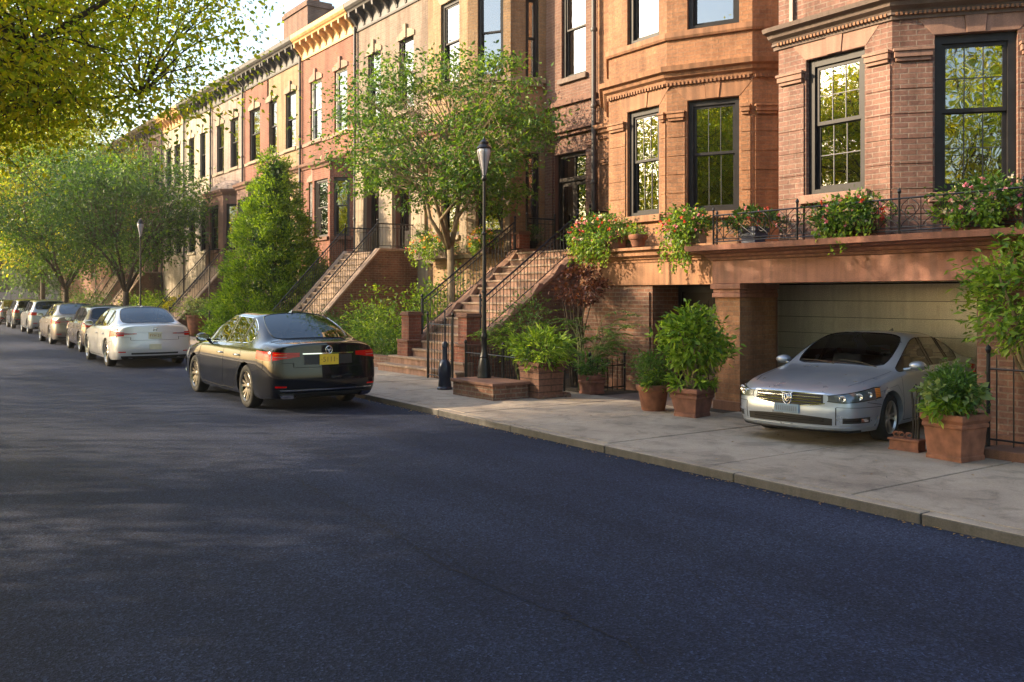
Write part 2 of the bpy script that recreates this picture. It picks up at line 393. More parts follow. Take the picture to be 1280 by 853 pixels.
# ------------------------------------------------------------------ cars
# local frame: +Y front, X side, Z up, origin on the ground between the wheels
LOW = [(.86, .18), (.92, .28), (.932, .52), (.925, .74), (.895, .905)]
def sedan_stations():
    S = []
    def st(y, low, up, bulge=0): S.append((y, low + up, bulge))
    st(2.36, [(.64, .19), (.72, .29), (.755, .45), (.745, .565), (.715, .645)], [(.66, .695), (.53, .715), (.38, .725), (.2, .73), (0, .735)], .16)
    st(2.22, [(.76, .185), (.83, .285), (.855, .46), (.845, .60), (.81, .70)], [(.75, .755), (.62, .785), (.46, .80), (.24, .80), (0, .805)], .14)
    st(1.90, [(.84, .18), (.90, .28), (.915, .48), (.905, .66), (.87, .785)], [(.80, .835), (.67, .855), (.50, .875), (.26, .875), (0, .88)], .08)
    st(1.42, [(.855, .18), (.915, .28), (.93, .50), (.925, .70), (.895, .845)], [(.83, .89), (.70, .91), (.52, .93), (.27, .935), (0, .94)], .03)
    st(1.05, LOW[:4] + [(.897, .895)], [(.845, .938), (.77, .955), (.655, .975), (.35, .985), (0, .99)])
    st(.98, LOW[:4] + [(.897, .90)], [(.845, .945), (.77, .965), (.655, .99), (.35, 1.01), (0, 1.02)])
    st(.52, LOW, [(.845, .955), (.70, 1.20), (.61, 1.245), (.33, 1.275), (0, 1.285)])
    st(.02, LOW, [(.845, .962), (.605, 1.385), (.535, 1.43), (.28, 1.458), (0, 1.465)])
    st(-.24, LOW, [(.845, .967), (.595, 1.405), (.525, 1.45), (.28, 1.478), (0, 1.485)])
    st(-.33, LOW, [(.845, .969), (.595, 1.405), (.525, 1.45), (.28, 1.478), (0, 1.485)])
    st(-.98, LOW, [(.845, .985), (.585, 1.385), (.51, 1.43), (.27, 1.458), (0, 1.465)])
    st(-1.06, LOW, [(.845, .988), (.58, 1.375), (.505, 1.42), (.265, 1.448), (0, 1.455)])
    st(-1.48, LOW, [(.84, 1.0), (.665, 1.22), (.585, 1.265), (.31, 1.285), (0, 1.29)])
    st(-1.90, LOW[:4] + [(.895, .925)], [(.825, 1.01), (.75, 1.035), (.66, 1.06), (.34, 1.075), (0, 1.08)])
    st(-1.98, LOW[:4] + [(.895, .925)], [(.82, 1.01), (.74, 1.035), (.64, 1.052), (.34, 1.062), (0, 1.066)], -.02)
    st(-2.24, [(.83, .20), (.895, .30), (.91, .50), (.905, .72), (.88, .90)], [(.80, .99), (.70, 1.02), (.53, 1.04), (.27, 1.055), (0, 1.06)], -.06)
    st(-2.40, [(.74, .22), (.83, .31), (.86, .46), (.85, .62), (.82, .86)], [(.74, .965), (.61, 1.0), (.46, 1.02), (.24, 1.035), (0, 1.04)], -.12)
    # (columns, rows) -> glass / trim
    W = dict(windscreen=[(5, 7), (7, 9)], rear=[(11, 13), (7, 9)], side=[((5, 8), 'front_window'), ((9, 10), 'rear_window_side'), ((11, 12), 'quarter')], trim=[(8, 9), (10, 11)])
    return S, W
def suv_stations():
    S = []
    def st(y, low, up, bulge=0): S.append((y, low + up, bulge))
    LO = [(.86, .24), (.92, .34), (.935, .58), (.93, .82), (.90, 1.0)]
    st(2.20, [(.64, .26), (.74, .36), (.77, .52), (.76, .70), (.73, .82)], [(.68, .88), (.53, .90), (.38, .91), (.2, .915), (0, .92)], .14)
    st(2.08, [(.76, .25), (.83, .35), (.855, .54), (.85, .74), (.82, .87)], [(.76, .93), (.62, .95), (.46, .965), (.24, .97), (0, .975)], .12)
    st(1.80, [(.84, .24), (.90, .34), (.915, .56), (.905, .78), (.87, .92)], [(.80, .98), (.67, 1.0), (.50, 1.02), (.26, 1.025), (0, 1.03)], .07)
    st(1.35, [(.855, .24), (.915, .34), (.93, .56), (.925, .80), (.895, .96)], [(.83, 1.02), (.70, 1.04), (.52, 1.06), (.27, 1.065), (0, 1.07)], .03)
    st(1.05, LO, [(.845, 1.04), (.77, 1.06), (.655, 1.085), (.35, 1.09), (0, 1.10)])
    st(.98, LO, [(.845, 1.045), (.77, 1.07), (.655, 1.10), (.35, 1.11), (0, 1.12)])
    st(.55, LO, [(.845, 1.055), (.72, 1.35), (.64, 1.40), (.33, 1.43), (0, 1.44)])
    st(.10, LO, [(.845, 1.06), (.655, 1.56), (.585, 1.61), (.28, 1.64), (0, 1.645)])
    st(-.24, LO, [(.845, 1.067), (.65, 1.575), (.58, 1.63), (.28, 1.66), (0, 1.665)])
    st(-.33, LO, [(.845, 1.069), (.65, 1.575), (.58, 1.63), (.28, 1.66), (0, 1.665)])
    st(-1.10, LO, [(.845, 1.085), (.64, 1.565), (.57, 1.62), (.27, 1.648), (0, 1.655)])
    st(-1.20, LO, [(.845, 1.088), (.64, 1.56), (.57, 1.615), (.27, 1.643), (0, 1.65)])
    st(-1.85, LO, [(.83, 1.12), (.63, 1.50), (.575, 1.58), (.31, 1.605), (0, 1.61)])
    st(-1.95, LO[:4] + [(.89, 1.02)], [(.815, 1.13), (.63, 1.46), (.58, 1.54), (.31, 1.565), (0, 1.57)])
    st(-2.20, [(.83, .26), (.89, .36), (.90, .58), (.895, .80), (.87, 1.02)], [(.80, 1.10), (.74, 1.14), (.66, 1.16), (.34, 1.175), (0, 1.18)], -.05)
    st(-2.30, [(.74, .28), (.83, .38), (.86, .55), (.85, .78), (.83, .99)], [(.78, 1.05), (.70, 1.08), (.52, 1.10), (.26, 1.11), (0, 1.115)], -.08)
    W = dict(windscreen=[(5, 7), (7, 9)], rear=[(13, 14), (7, 9)], side=[((5, 8), 'front_window'), ((9, 10), 'rear_window_side'), ((11, 12), 'quarter')], trim=[(8, 9), (10, 11)])
    return S, W

def car_shell(kind):
    S, W = (sedan_stations if kind == 'sedan' else suv_stations)()
    ns, nr = len(S), 10
    V, F, Mi = [], [], []
    def P_(si, r, side):
        y, rows, b = S[si]; x, z = rows[r]
        if z > 1.15: x *= 1.05
        yy = y + b * (1 - (x / .9) ** 2)
        return (side * x, yy, z)
    idx = {}
    for si in range(ns):
        for r in range(nr):
            for sd in (1, -1):
                if r == 9 and sd == -1: idx[si, r, -1] = idx[si, r, 1]; continue
                idx[si, r, sd] = len(V); V.append(P_(si, r, sd))
    def inw(c0, c1, r):
        for (a, b), (ra, rb), m in [(W['windscreen'][0], W['windscreen'][1], 1), (W['rear'][0], W['rear'][1], 2)]:
            if a <= c0 < b and ra <= r < rb: return m
        if r == 5:
            for (a, b), nm in W['side']:
                if a <= c0 < b: return {'front_window': 3, 'rear_window_side': 4, 'quarter': 5}[nm]
            for a, b in W['trim']:
                if a <= c0 < b: return 6
        return 0
    for si in range(ns - 1):
        for r in range(nr - 1):
            m = inw(si, si + 1, r)
            for sd in (1, -1):
                q = (idx[si, r, sd], idx[si + 1, r, sd], idx[si + 1, r + 1, sd], idx[si, r + 1, sd])
                F.append(q if sd == 1 else q[::-1]); Mi.append(m)
    # end caps: grid with the lip's columns
    capbot = {}
    for si in (0, ns - 1):
        y, rows, b = S[si]
        cols = [(r, 1) for r in range(5, 9)] + [(9, 1)] + [(r, -1) for r in range(8, 4, -1)]
        grid = []
        for k in range(5):
            line = []
            for ci, (r, sd) in enumerate(cols):
                if ci == 0: line.append(idx[si, k, 1])
                elif ci == len(cols) - 1: line.append(idx[si, k, -1])
                else:
                    fr = sd * rows[r][0] / rows[5][0]; x = rows[k][0] * fr; z = rows[k][1]
                    out = [.0, .03, .05, .035, .012][k] * (1 if si == 0 else -1)
                    V.append((x, y + b * (1 - (x / .9) ** 2) + out, z)); line.append(len(V) - 1)
            grid.append(line)
        grid.append([idx[si, r, sd] for r, sd in cols])
        for k in range(5):
            for c in range(len(cols) - 1):
                q = (grid[k][c], grid[k + 1][c], grid[k + 1][c + 1], grid[k][c + 1])
                F.append(q if si else q[::-1]); Mi.append(0)
        capbot[si] = grid[0]
    for si in range(ns - 1):
        a = [idx[si, 0, 1], idx[si + 1, 0, 1], idx[si + 1, 0, -1], idx[si, 0, -1]]
        if si == 0: a = [idx[1, 0, 1], idx[1, 0, -1]] + capbot[0][::-1]
        elif si == ns - 2: a = [idx[si, 0, -1], idx[si, 0, 1]] + capbot[ns - 1]
        F.append(tuple(a)); Mi.append(7)
    CR = {}
    def crease(a, b, c): CR[min(a, b), max(a, b)] = c
    for sd in (1, -1):
        for si in range(ns - 1):
            crease(idx[si, 4, sd], idx[si + 1, 4, sd], .4)
            crease(idx[si, 0, sd], idx[si + 1, 0, sd], .6)
            if si >= ns - 4 or si < 5: crease(idx[si, 5, sd], idx[si + 1, 5, sd], .3)
        for r in range(5, 9): crease(idx[ns - 1, r, sd], idx[ns - 1, r + 1, sd], .9); crease(idx[0, r, sd], idx[0, r + 1, sd], .35)
    me = bpy.data.meshes.new('cage'); me.from_pydata(V, [], F); me.polygons.foreach_set('material_index', Mi)
    for i in range(8): me.materials.append(M['gloss_black'])
    import bmesh
    bm = bmesh.new(); bm.from_mesh(me); bmesh.ops.recalc_face_normals(bm, faces=bm.faces)
    # crease the glass borders a little
    cr = bm.edges.layers.float.new('crease_edge')
    for e in bm.edges:
        ms = {f.material_index for f in e.link_faces}
        if len(ms) > 1 and 7 not in ms: e[cr] = .55
    bm.verts.ensure_lookup_table()
    for e in bm.edges:
        a, b = e.verts[0].index, e.verts[1].index
        c = CR.get((min(a, b), max(a, b)))
        if c: e[cr] = max(e[cr], c)
    bm.to_mesh(me); bm.free()
    o = bpy.data.objects.new('cage', me); COL.objects.link(o)
    s = o.modifiers.new('s', 'SUBSURF'); s.levels = 3; s.render_levels = 3
    wy = {'sedan': (1.42, -1.38), 'suv': (1.35, -1.33)}[kind]; rad = .335 if kind == 'sedan' else .36
    cut = []
    for y in wy:
        for sd in (1, -1):
            mb = MB(); mb.lathe([(rad + .045, 0), (rad + .045, .5)] , (sd * .60 if sd > 0 else -1.10, y, rad), 48, axis='x')
            c = mb.build('cut', M['seam']); cut.append(c)
            b = o.modifiers.new('b', 'BOOLEAN'); b.object = c; b.operation = 'DIFFERENCE'; b.solver = 'EXACT'
    bpy.context.view_layer.update()
    dg = bpy.context.evaluated_depsgraph_get()
    me2 = bpy.data.meshes.new_from_object(o.evaluated_get(dg))
    bpy.data.objects.remove(o)
    for c in cut: bpy.data.objects.remove(c)
    # faces inside the wheel houses -> black
    for p in me2.polygons:
        c = p.center
        for y in wy:
            if math.hypot(c.y - y, c.z - rad) < rad + .043 and abs(c.x) < 1.05: p.material_index = 7
    return me2, wy, rad

def split_mesh(me, test, name, mats, remap=None):
    V = [v.co.copy() for v in me.vertices]; used = {}; fs = []; mi = []
    for p in me.polygons:
        if test(p):
            fs.append([used.setdefault(i, len(used)) for i in p.vertices]); mi.append(remap(p) if remap else 0)
    vs = [None] * len(used)
    for k, i in used.items(): vs[i] = V[k]
    n = bpy.data.meshes.new(name); n.from_pydata(vs, [], fs)
    for m in mats: n.materials.append(m)
    n.polygons.foreach_set('material_index', mi); n.polygons.foreach_set('use_smooth', [True] * len(fs))
    n.set_sharp_from_angle(angle=R(38))
    return n
def link(me, name, parent):
    o = bpy.data.objects.new(name, me); COL.objects.link(o); o.parent = parent; return o
def boundary(me, rad, mat, name, parent, inset=0):
    import collections
    ec = collections.Counter()
    for p in me.polygons:
        for k in p.edge_keys: ec[k] += 1
    mb = MB()
    for (a, b), c in ec.items():
        if c == 1: mb.tube([me.vertices[a].co, me.vertices[b].co], rad, 4, cap=False)
    return mb.build(name, mat, parent)

class Body:
    def __init__(s, me):
        s.bvh = BVHTree.FromPolygons([v.co for v in me.vertices], [p.vertices[:] for p in me.polygons])
    def az(s, a, z, y0, end):
        """ray inward from outside at azimuth a (deg, 0 = straight ahead/back, + = +x side), around (0,y0)"""
        d = Vector((math.sin(R(a)), end * math.cos(R(a)), 0)); o = Vector((0, y0, z)) + d * 4
        h = s.bvh.ray_cast(o, -d); return (h[0], h[1]) if h[0] else (Vector((0, y0, z)) + d * .9, d)
    def side(s, y, z, sd):
        h = s.bvh.ray_cast(Vector((sd * 3, y, z)), Vector((-sd, 0, 0))); return (h[0], h[1]) if h[0] else None
    def top(s, x, y):
        h = s.bvh.ray_cast(Vector((x, y, 3)), Vector((0, 0, -1))); return h[0], h[1]
    def patch(s, fn, n, m, off, mb=None, mi=0, skirt=.02):
        """fn(u,v) -> (point, normal); a plate lying on the body with a skirt down into it"""
        mb = mb or MB(); g = []
        for i in range(n + 1):
            for j in range(m + 1):
                p, nn = fn(i / n, j / m)
                if nn.dot(Vector((p.x, p.y * .4, 0))) < 0: nn = -nn
                g.append(p + nn * off)
        fs = [(i * (m + 1) + j, (i + 1) * (m + 1) + j, (i + 1) * (m + 1) + j + 1, i * (m + 1) + j + 1) for i in range(n) for j in range(m)]
        o = len(mb.v); mb.add(g, fs, mi)
        ring = [(i, 0) for i in range(n + 1)] + [(n, j) for j in range(1, m + 1)] + [(i, m) for i in range(n - 1, -1, -1)] + [(0, j) for j in range(m - 1, 0, -1)]
        rp = []
        for i, j in ring:
            p, nn = fn(i / n, j / m)
            if nn.dot(Vector((p.x, p.y * .4, 0))) < 0: nn = -nn
            rp.append((p + nn * off, p - nn * skirt))
        k = len(rp); vs = [a for a, b in rp] + [b for a, b in rp]
        mb.add(vs, [(i, (i + 1) % k, k + (i + 1) % k, k + i) for i in range(k)], mi)
        return mb
    def band(s, a0, a1, zlo, zhi, y0, end, off, n=14, m=4, mb=None, mi=0):
        f0 = zlo if callable(zlo) else (lambda a: zlo); f1 = zhi if callable(zhi) else (lambda a: zhi)
        def fn(u, v):
            a = a0 + (a1 - a0) * u; z = f0(a) + (f1(a) - f0(a)) * v; return s.az(a, z, y0, end)
        return s.patch(fn, n, m, off, mb, mi)
    def sidestrip(s, pts, sd, w, mb, off=.0015):
        """thin line along polyline of (y,z) on the body side"""
        P2 = []
        for (y0, z0), (y1, z1) in zip(pts, pts[1:]):
            k = max(2, int(math.hypot(y1 - y0, z1 - z0) / .04))
            P2 += [(y0 + (y1 - y0) * i / k, z0 + (z1 - z0) * i / k) for i in range(k)]
        P2.append(pts[-1]); hits = [s.side(y, z, sd) for y, z in P2]; hits = [h[0] + Vector((sd * off, 0, 0)) for h in hits if h]
        for a, b in zip(hits, hits[1:]):
            if (a - b).length > .15: continue
            d = (b - a).normalized(); q = d.cross(Vector((sd, 0, 0))).normalized() * w / 2
            mb.quad(a - q, a + q, b + q, b - q)
    def topstrip(s, pts, w, mb, off=.002):
        P2 = []
        for (x0, y0), (x1, y1) in zip(pts, pts[1:]):
            k = max(2, int(math.hypot(x1 - x0, y1 - y0) / .05))
            P2 += [(x0 + (x1 - x0) * i / k, y0 + (y1 - y0) * i / k) for i in range(k)]
        P2.append(pts[-1]); hits = [s.top(*p)[0] + Vector((0, 0, off)) for p in P2]
        for a, b in zip(hits, hits[1:]):
            d = (b - a).normalized(); q = d.cross(Vector((0, 0, 1))).normalized() * w / 2
            mb.quad(a - q, a + q, b + q, b - q)

def text_mesh(txt, size, mat, name, parent, loc, rot, ext=.002):
    cu = bpy.data.curves.new(name, 'FONT'); cu.body = txt; cu.size = size; cu.extrude = ext; cu.align_x = 'CENTER'; cu.align_y = 'CENTER'
    t = bpy.data.objects.new('t', cu); COL.objects.link(t); bpy.context.view_layer.update()
    me = bpy.data.meshes.new_from_object(t.evaluated_get(bpy.context.evaluated_depsgraph_get())); bpy.data.objects.remove(t)
    me.materials.clear(); me.materials.append(mat)
    o = link(me, name, parent); o.location = loc; o.rotation_euler = rot; return o

def wheel_meshes(rad, spokes=5, alloy=None, twin=True):
    t = MB(); w = .105
    t.lathe([(rad * .66, -w * .8), (rad * .74, -w), (rad * .93, -w * .98), (rad * .985, -w * .8), (rad, -w * .5), (rad, w * .5), (rad * .985, w * .8), (rad * .93, w * .98), (rad * .74, w), (rad * .66, w * .8)], k=48, axis='x', cap=False)
    for k in range(3):
        pass
    r = MB(); q = rad * .70
    r.lathe([(q, -w * .9), (q * .97, w * .2), (q * .93, w * .75), (q * .985, w * 1.0), (q, w * .98), (q * 1.0, w * .7)], k=48, axis='x', cap=False)
    for i in range(spokes):
        for off in ((-.13, .13) if twin else (0,)):
            a = 2 * math.pi * i / spokes + off
            c, s_ = math.cos(a), math.sin(a); a2 = a + off * .35; c2, s2 = math.cos(a2), math.sin(a2)
            wd = .016 if twin else .035
            def pt(rr, side, x, cc, ss): return (x, cc * rr - ss * side, ss * rr + cc * side)
            vs = [pt(.03, -wd, w * .62, c, s_), pt(.03, wd, w * .62, c, s_), pt(q * .95, wd * 1.2, w * .80, c2, s2), pt(q * .95, -wd * 1.2, w * .80, c2, s2),
                  pt(.03, -wd, w * .3, c, s_), pt(.03, wd, w * .3, c, s_), pt(q * .95, wd * 1.4, w * .45, c2, s2), pt(q * .95, -wd * 1.4, w * .45, c2, s2)]
            r.add(vs, [(0, 1, 2, 3), (7, 6, 5, 4), (0, 4, 5, 1), (1, 5, 6, 2), (2, 6, 7, 3), (3, 7, 4, 0)])
    r.lathe([(.001, w * .78), (.035, w * .76), (.05, w * .66), (.055, w * .3)], k=20, axis='x', cap=False)
    b = MB(); b.lathe([(.001, 0), (q * .62, .0), (q * .62, w * .25), (.001, w * .25)], k=24, axis='x', cap=False)   # brake disc
    b.lathe([(q * .96, -w * .85), (.001, -w * .8)], k=24, axis='x', cap=False)
    return t, r, b

TEMPL = {}
def make_car(kind, style):
    """style: 'black','silver','plain' - returns root (template or first user)"""
    key = kind
    if key not in TEMPL: TEMPL[key] = car_shell(kind)
    me, wy, rad = TEMPL[key]
    paint = P['silver']
    root = thing('parked_car', 'car', 'car')
    bodyme = split_mesh(me, lambda p: p.material_index in (0, 6, 7), 'body', [paint, M['gloss_black'], M['blackplastic']], lambda p: {0: 0, 6: 1, 7: 2}[p.material_index])
    link(bodyme, 'body', root)
    B = Body(me)
    dark = style in ('black',)
    gm = M['carglass_dark'] if style != 'silver' else M['carglass']
    for k, nm in ((1, 'windscreen'), (2, 'rear_window')):
        g = split_mesh(me, lambda p: p.material_index == k, nm, [gm]); go = link(g, nm, root)
        boundary(g, .009, M['gloss_black'], 'window_seal', go)
    for k in (3, 4, 5):
        for sd in (1, -1):
            g = split_mesh(me, lambda p: p.material_index == k and p.center.x * sd > 0, 'side_window', [gm]); go = link(g, 'side_window', root)
            boundary(g, .007, M['chrome'] if style == 'black' else M['gloss_black'], 'window_trim', go)
    # seams
    z0 = .24 if kind == 'sedan' else .30; belt = .93 if kind == 'sedan' else 1.03
    sm = MB()
    for sd in (1, -1):
        B.sidestrip([(1.02, belt), (1.04, .7), (.98, z0 + .02), (-.10, z0), (-.27, z0 + .02), (-.285, belt + .03)], sd, .009, sm)
        B.sidestrip([(-.285, belt + .03), (-.27, z0 + .02), (-.80, z0 + .02), (-.95, .46), (-1.10, .70), (-1.14, belt + .03)], sd, .009, sm)
        B.sidestrip([(1.05, .60), (1.2, .78), (1.75, .72)], sd, .004, sm)
        B.sidestrip([(-1.72, .60), (-2.15, .66)], sd, .007, sm)
        B.sidestrip([(1.76, .55), (2.1, .60)], sd, .007, sm)
    if kind == 'sedan':
        B.topstrip([(-.64, 2.16), (-.70, 1.9), (-.75, 1.4), (-.77, 1.05)], .008, sm); B.topstrip([(.64, 2.16), (.70, 1.9), (.75, 1.4), (.77, 1.05)], .008, sm)
        B.topstrip([(-.70, -1.93), (-.70, -2.15), (-.66, -2.30)], .007, sm); B.topstrip([(.70, -1.93), (.70, -2.15), (.66, -2.30)], .007, sm)
    sm.build('panel_gap', M['seam'], root)
    # side crease highlight, handles, mirrors
    for sd in (1, -1):
        for y in (-.12, -.98):
            h = MB(); p = B.side(y, .80 if kind == 'sedan' else .90, sd)[0]
            h.tube([p + Vector((-sd * .01, -.09, 0)), p + Vector((sd * .028, -.07, .004)), p + Vector((sd * .034, 0, .006)), p + Vector((sd * .028, .07, .004)), p + Vector((-sd * .01, .09, 0))], [.010, .013, .014, .013, .010], 8)
            h.build('door_handle', M['chrome'] if style == 'black' else paint, root, smooth=True)
        zb = .99 if kind == 'sedan' else 1.10
        mr = MB(); c = Vector((sd * .98, .70, zb + .035))
        k1 = []
        for (yy, rx, rz) in ((-.075, .105, .062), (-.05, .115, .072), (0, .11, .07), (.05, .085, .055), (.085, .04, .028)):
            k1.append([(c.x + rx * math.cos(t) * 1.0, c.y + yy, c.z + rz * math.sin(t)) for t in [2 * math.pi * i / 16 for i in range(16)]])
        vs = [p for ring in k1 for p in ring]
        fs = [(i * 16 + j, i * 16 + (j + 1) % 16, (i + 1) * 16 + (j + 1) % 16, (i + 1) * 16 + j) for i in range(4) for j in range(16)] + [tuple(range(64, 80))]
        mr.add(vs, fs); mr.tube([(sd * .82, .74, zb - .03), (sd * .90, .72, zb - .01), (sd * .95, .70, zb + .01)], [.03, .022, .022], 8)
        mo = mr.build('mirror', paint, root, smooth=True, sharp=60)
        g = MB(); g.add([(x * .93 + c.x * .07, y - .004 + .006, z * .93 + c.z * .07) for x, y, z in k1[0]], [tuple(range(16))]); g.build('mirror_glass', M['chrome'], mo)
    # rear lights
    yl = -1.3; E = -1
    big = style == 'black'
    for sd in (1, -1):
        t = MB()
        if kind == 'sedan':
            if big:
                B.band(sd * 21, sd * 58, lambda a: .775 + .045 * max(0, (40 - abs(a)) / 14) + .02 * max(0, (abs(a) - 45) / 14), lambda a: .898 + .018 * (abs(a) - 26) / 36, yl, E, .007, 20, 5, t)
            else:
                B.band(sd * 31, sd * 58, lambda a: .775 - .02 * (abs(a) - 31) / 27, lambda a: .865 + .045 * (abs(a) - 31) / 27, yl, E, .007, 18, 5, t)
        else:
            B.band(sd * 30, sd * 56, lambda a: .90, lambda a: 1.04 + .02 * (abs(a) - 30) / 26, yl, E, .007, 18, 5, t)
        to = t.build('taillight', M['red_lens'], root, smooth=True, sharp=50)
        if kind == 'sedan':
            d = MB(); B.band(sd * (38.2 if big else 38), sd * (39.0 if big else 38.8), .74, .94, yl, E, .0085, 1, 6, d); d.build('lens_divider', M['gloss_black'], to)
            if big:
                for zz in (.83, .87): 
                    d = MB(); B.band(sd * 29, sd * 37, zz, zz + .008, yl, E, .010, 8, 1, d); d.build('lamp_strip', M['amber_lens'] if zz > .85 else M['clear_lens'], to)
            else:
                d = MB(); B.band(sd * 19, sd * 37.5, lambda a: .822 - .012 * (abs(a) - 19) / 18, lambda a: .838 + .022 * (abs(a) - 19) / 18, yl, E, .0075, 12, 2, d); d.build('lamp_strip', M['red_lens'], to)
                d = MB(); B.band(sd * 23, sd * 37.5, lambda a: .825, lambda a: .843, yl, E, .0095, 12, 2, d); d.build('lamp_strip', M['clear_lens'], to)
    dz = 0 if kind == 'sedan' else .13
    # trunk lid outline, chrome bar, plate recess, plate, valance, exhausts, reflectors
    g = MB()
    for sd in (1, -1): B.band(sd * 24.5, sd * 25.0, .68 + dz, .75 + dz, yl, E, .0015, 1, 6, g); B.band(sd * 25.0, sd * 33.5, lambda a: .74 + dz, lambda a: .745 + dz, yl, E, .0015, 6, 1, g)
    B.band(-24.5, 24.5, .672 + dz, .678 + dz, yl, E, .0015, 24, 1, g)
    g.build('boot_gap', M['seam'], root)
    c = MB(); B.band(-19, 19, .868 + dz, .883 + dz, yl, E, .012, 24, 2, c); c.build('boot_trim', M['chrome'] if style == 'black' else paint, root, smooth=True, sharp=50)
    if style == 'black':
        c = MB(); B.band(-18, 18, .715, .855, yl, E, .003, 24, 3, c); c.build('plate_recess', M['blackplastic'], root)
        c = MB()
        for sd in (1, -1): B.band(sd * 18, sd * 18.4, .715, .86, yl, E, .006, 1, 4, c)
        c.build('boot_trim', M['gloss_black'], root)
    def ystern(z, x=0): return B.az(math.degrees(math.atan2(x, 1.1)), z, yl, E)[0].y
    zp = .785 + dz; yb = min(ystern(zp - .05), ystern(zp + .05))
    pl = MB(); pl.box(-.155, .155, yb - .016, yb + .01, zp - .078, zp + .078)
    plate_mat = M['plate_yellow'] if style == 'black' else M['plate_pale']
    po = pl.build('licence_plate', plate_mat, root, bevel=.004)
    text_mesh({'black': '·5111·', 'silver': 'III', 'plain': 'FYH 21'}[style], .11 if style == 'black' else .085, M['plate_ink_y'], 'plate_letters', po, (0, yb - .0175, zp - .002), (R(90), 0, 0), .0015)
    # emblem
    def emblem(parent, y, z, s, e, r=.055):
        q = MB(); k = 28
        ring = [(r * math.cos(2 * math.pi * i / k), 0, r * math.sin(2 * math.pi * i / k)) for i in range(k + 1)]
        q.tube(ring, .008, 6, cap=False)
        if s == 'roundel':
            q.tube([(-.03, 0, .035), (0, 0, -.04), (.03, 0, .035)], .006, 5); q.tube([(-.045, 0, .0), (.045, 0, 0)], .005, 5)
        elif s == 'h':
            q = MB(); q.tube([(-.035, 0, .04), (-.028, 0, -.035)], .008, 5); q.tube([(.035, 0, .04), (.028, 0, -.035)], .008, 5); q.tube([(-.03, 0, 0), (.03, 0, 0)], .007, 5)
            q.tube([(-.05, 0, .05), (.05, 0, .05), (.04, 0, -.045), (-.04, 0, -.045), (-.05, 0, .05)], .004, 5)
        else:   # crest: shield of curled strokes
            q = MB(); q.tube([(-.055, 0, .075), (-.06, 0, .0), (-.04, 0, -.06), (0, 0, -.095), (.04, 0, -.06), (.06, 0, .0), (.055, 0, .075), (.0, 0, .055), (-.055, 0, .075)], .009, 6)
            q.tube([(-.03, 0, .05), (-.035, 0, .0), (0, 0, -.06), (.035, 0, 0), (.03, 0, .05)], .009, 6); q.tube([(0, 0, .05), (-.012, 0, .0), (.012, 0, -.02), (0, 0, -.055)], .010, 6)
            q.tube([(-.08, 0, .09), (-.055, 0, .06)], .006, 5); q.tube([(.08, 0, .09), (.055, 0, .06)], .006, 5)
        o = q.build('emblem', M['chrome'], parent, smooth=True); o.location = (0, y, z); return o
    emblem(root, ystern(.93 + dz) - .012, .928 + dz, 'roundel' if style == 'black' else 'h', -1)
    v = MB(); B.band(-34, 34, .205 + dz * .5, .30 + dz * .5, yl, E, .006, 30, 3, v); v.build('rear_valance', M['blackplastic'], root, smooth=True, sharp=50)
    if style == 'black':
        v = MB(); B.band(-33, 33, .335, .352, yl, E, .009, 30, 1, v); v.build('bumper_trim', M['chrome'], root)
        for sd in (1, -1):
            v = MB(); B.band(sd * 25, sd * 33, lambda a: .235, lambda a: .285, yl, E, .03, 8, 2, v); v.build('exhaust_tip', M['chrome'], root, smooth=True, sharp=40)
    for sd in (1, -1):
        v = MB(); B.band(sd * 29, sd * 36, lambda a: .385 + dz, lambda a: .41 + dz, yl, E, .006, 8, 1, v); v.build('reflector', M['red_lens'], root)
    if style == 'plain':
        v = MB(); yv = ystern(.50) - .008; v.box(-.14, .14, yv, yv + .02, .45 + dz, .58 + dz); v.build('bumper_plate', M['plate_pale'], root, bevel=.003)
        v = MB(); B.band(-24, 24, .335 + dz, .375 + dz, yl, E, .004, 24, 1, v); v.build('bumper_grille', M['blackplastic'], root)
    # front
    yl = 1.2; E = 1
    for sd in (1, -1):
        t = MB()
        lo = (lambda a: .600 + .055 * max(0, (abs(a) - 27)) / 33 + .02 * max(0, (30 - abs(a)) / 8)); hi = (lambda a: .688 + .095 * max(0, min(1, (abs(a) - 22) / 30)))
        if kind != 'sedan': lo0, hi0 = lo, hi; lo = lambda a: lo0(a) + .15; hi = lambda a: hi0(a) + .16
        B.band(sd * 22, sd * 58, lo, hi, yl, E, .006, 24, 5, t)
        to = t.build('headlight', M['head_lens'], root, smooth=True, sharp=50)
        if style == 'silver':
            for aa, rr in ((29, .040), (38, .046), (46, .034)):
                z = (lo(aa) + hi(aa)) / 2; p, nn = B.az(sd * aa, z, yl, E)
                q = MB(); q.lathe([(.001, .0), (rr * .5, -.002), (rr * .8, .006), (rr, .012), (rr * 1.02, 0)], k=20, axis='y', cap=False)
                o = q.build('projector', M['lamp_bowl'], to, smooth=True); o.location = p + nn * .006 if nn.y > 0 else p - nn * .006; o.rotation_euler = (0, 0, -R(sd * aa * .7))
                q = MB(); q.lathe([(.001, .012), (rr * .22, .008), (rr * .3, 0)], k=20, axis='y', cap=False)
                o2 = q.build('bulb_glass', M['gloss_black'], to, smooth=True); o2.location = o.location; o2.rotation_euler = o.rotation_euler
            d = MB(); B.band(sd * 52, sd * 57.5, lambda a: lo(a) + .012, lambda a: hi(a) - .01, yl, E, .009, 5, 3, d); d.build('turn_signal', M['amber_lens'], to)
            d = MB(); B.band(sd * 21.5, sd * 59, lambda a: hi(a), lambda a: hi(a) + .007, yl, E, .008, 24, 1, d); B.band(sd * 21.5, sd * 59, lambda a: lo(a) - .007, lambda a: lo(a), yl, E, .008, 24, 1, d)
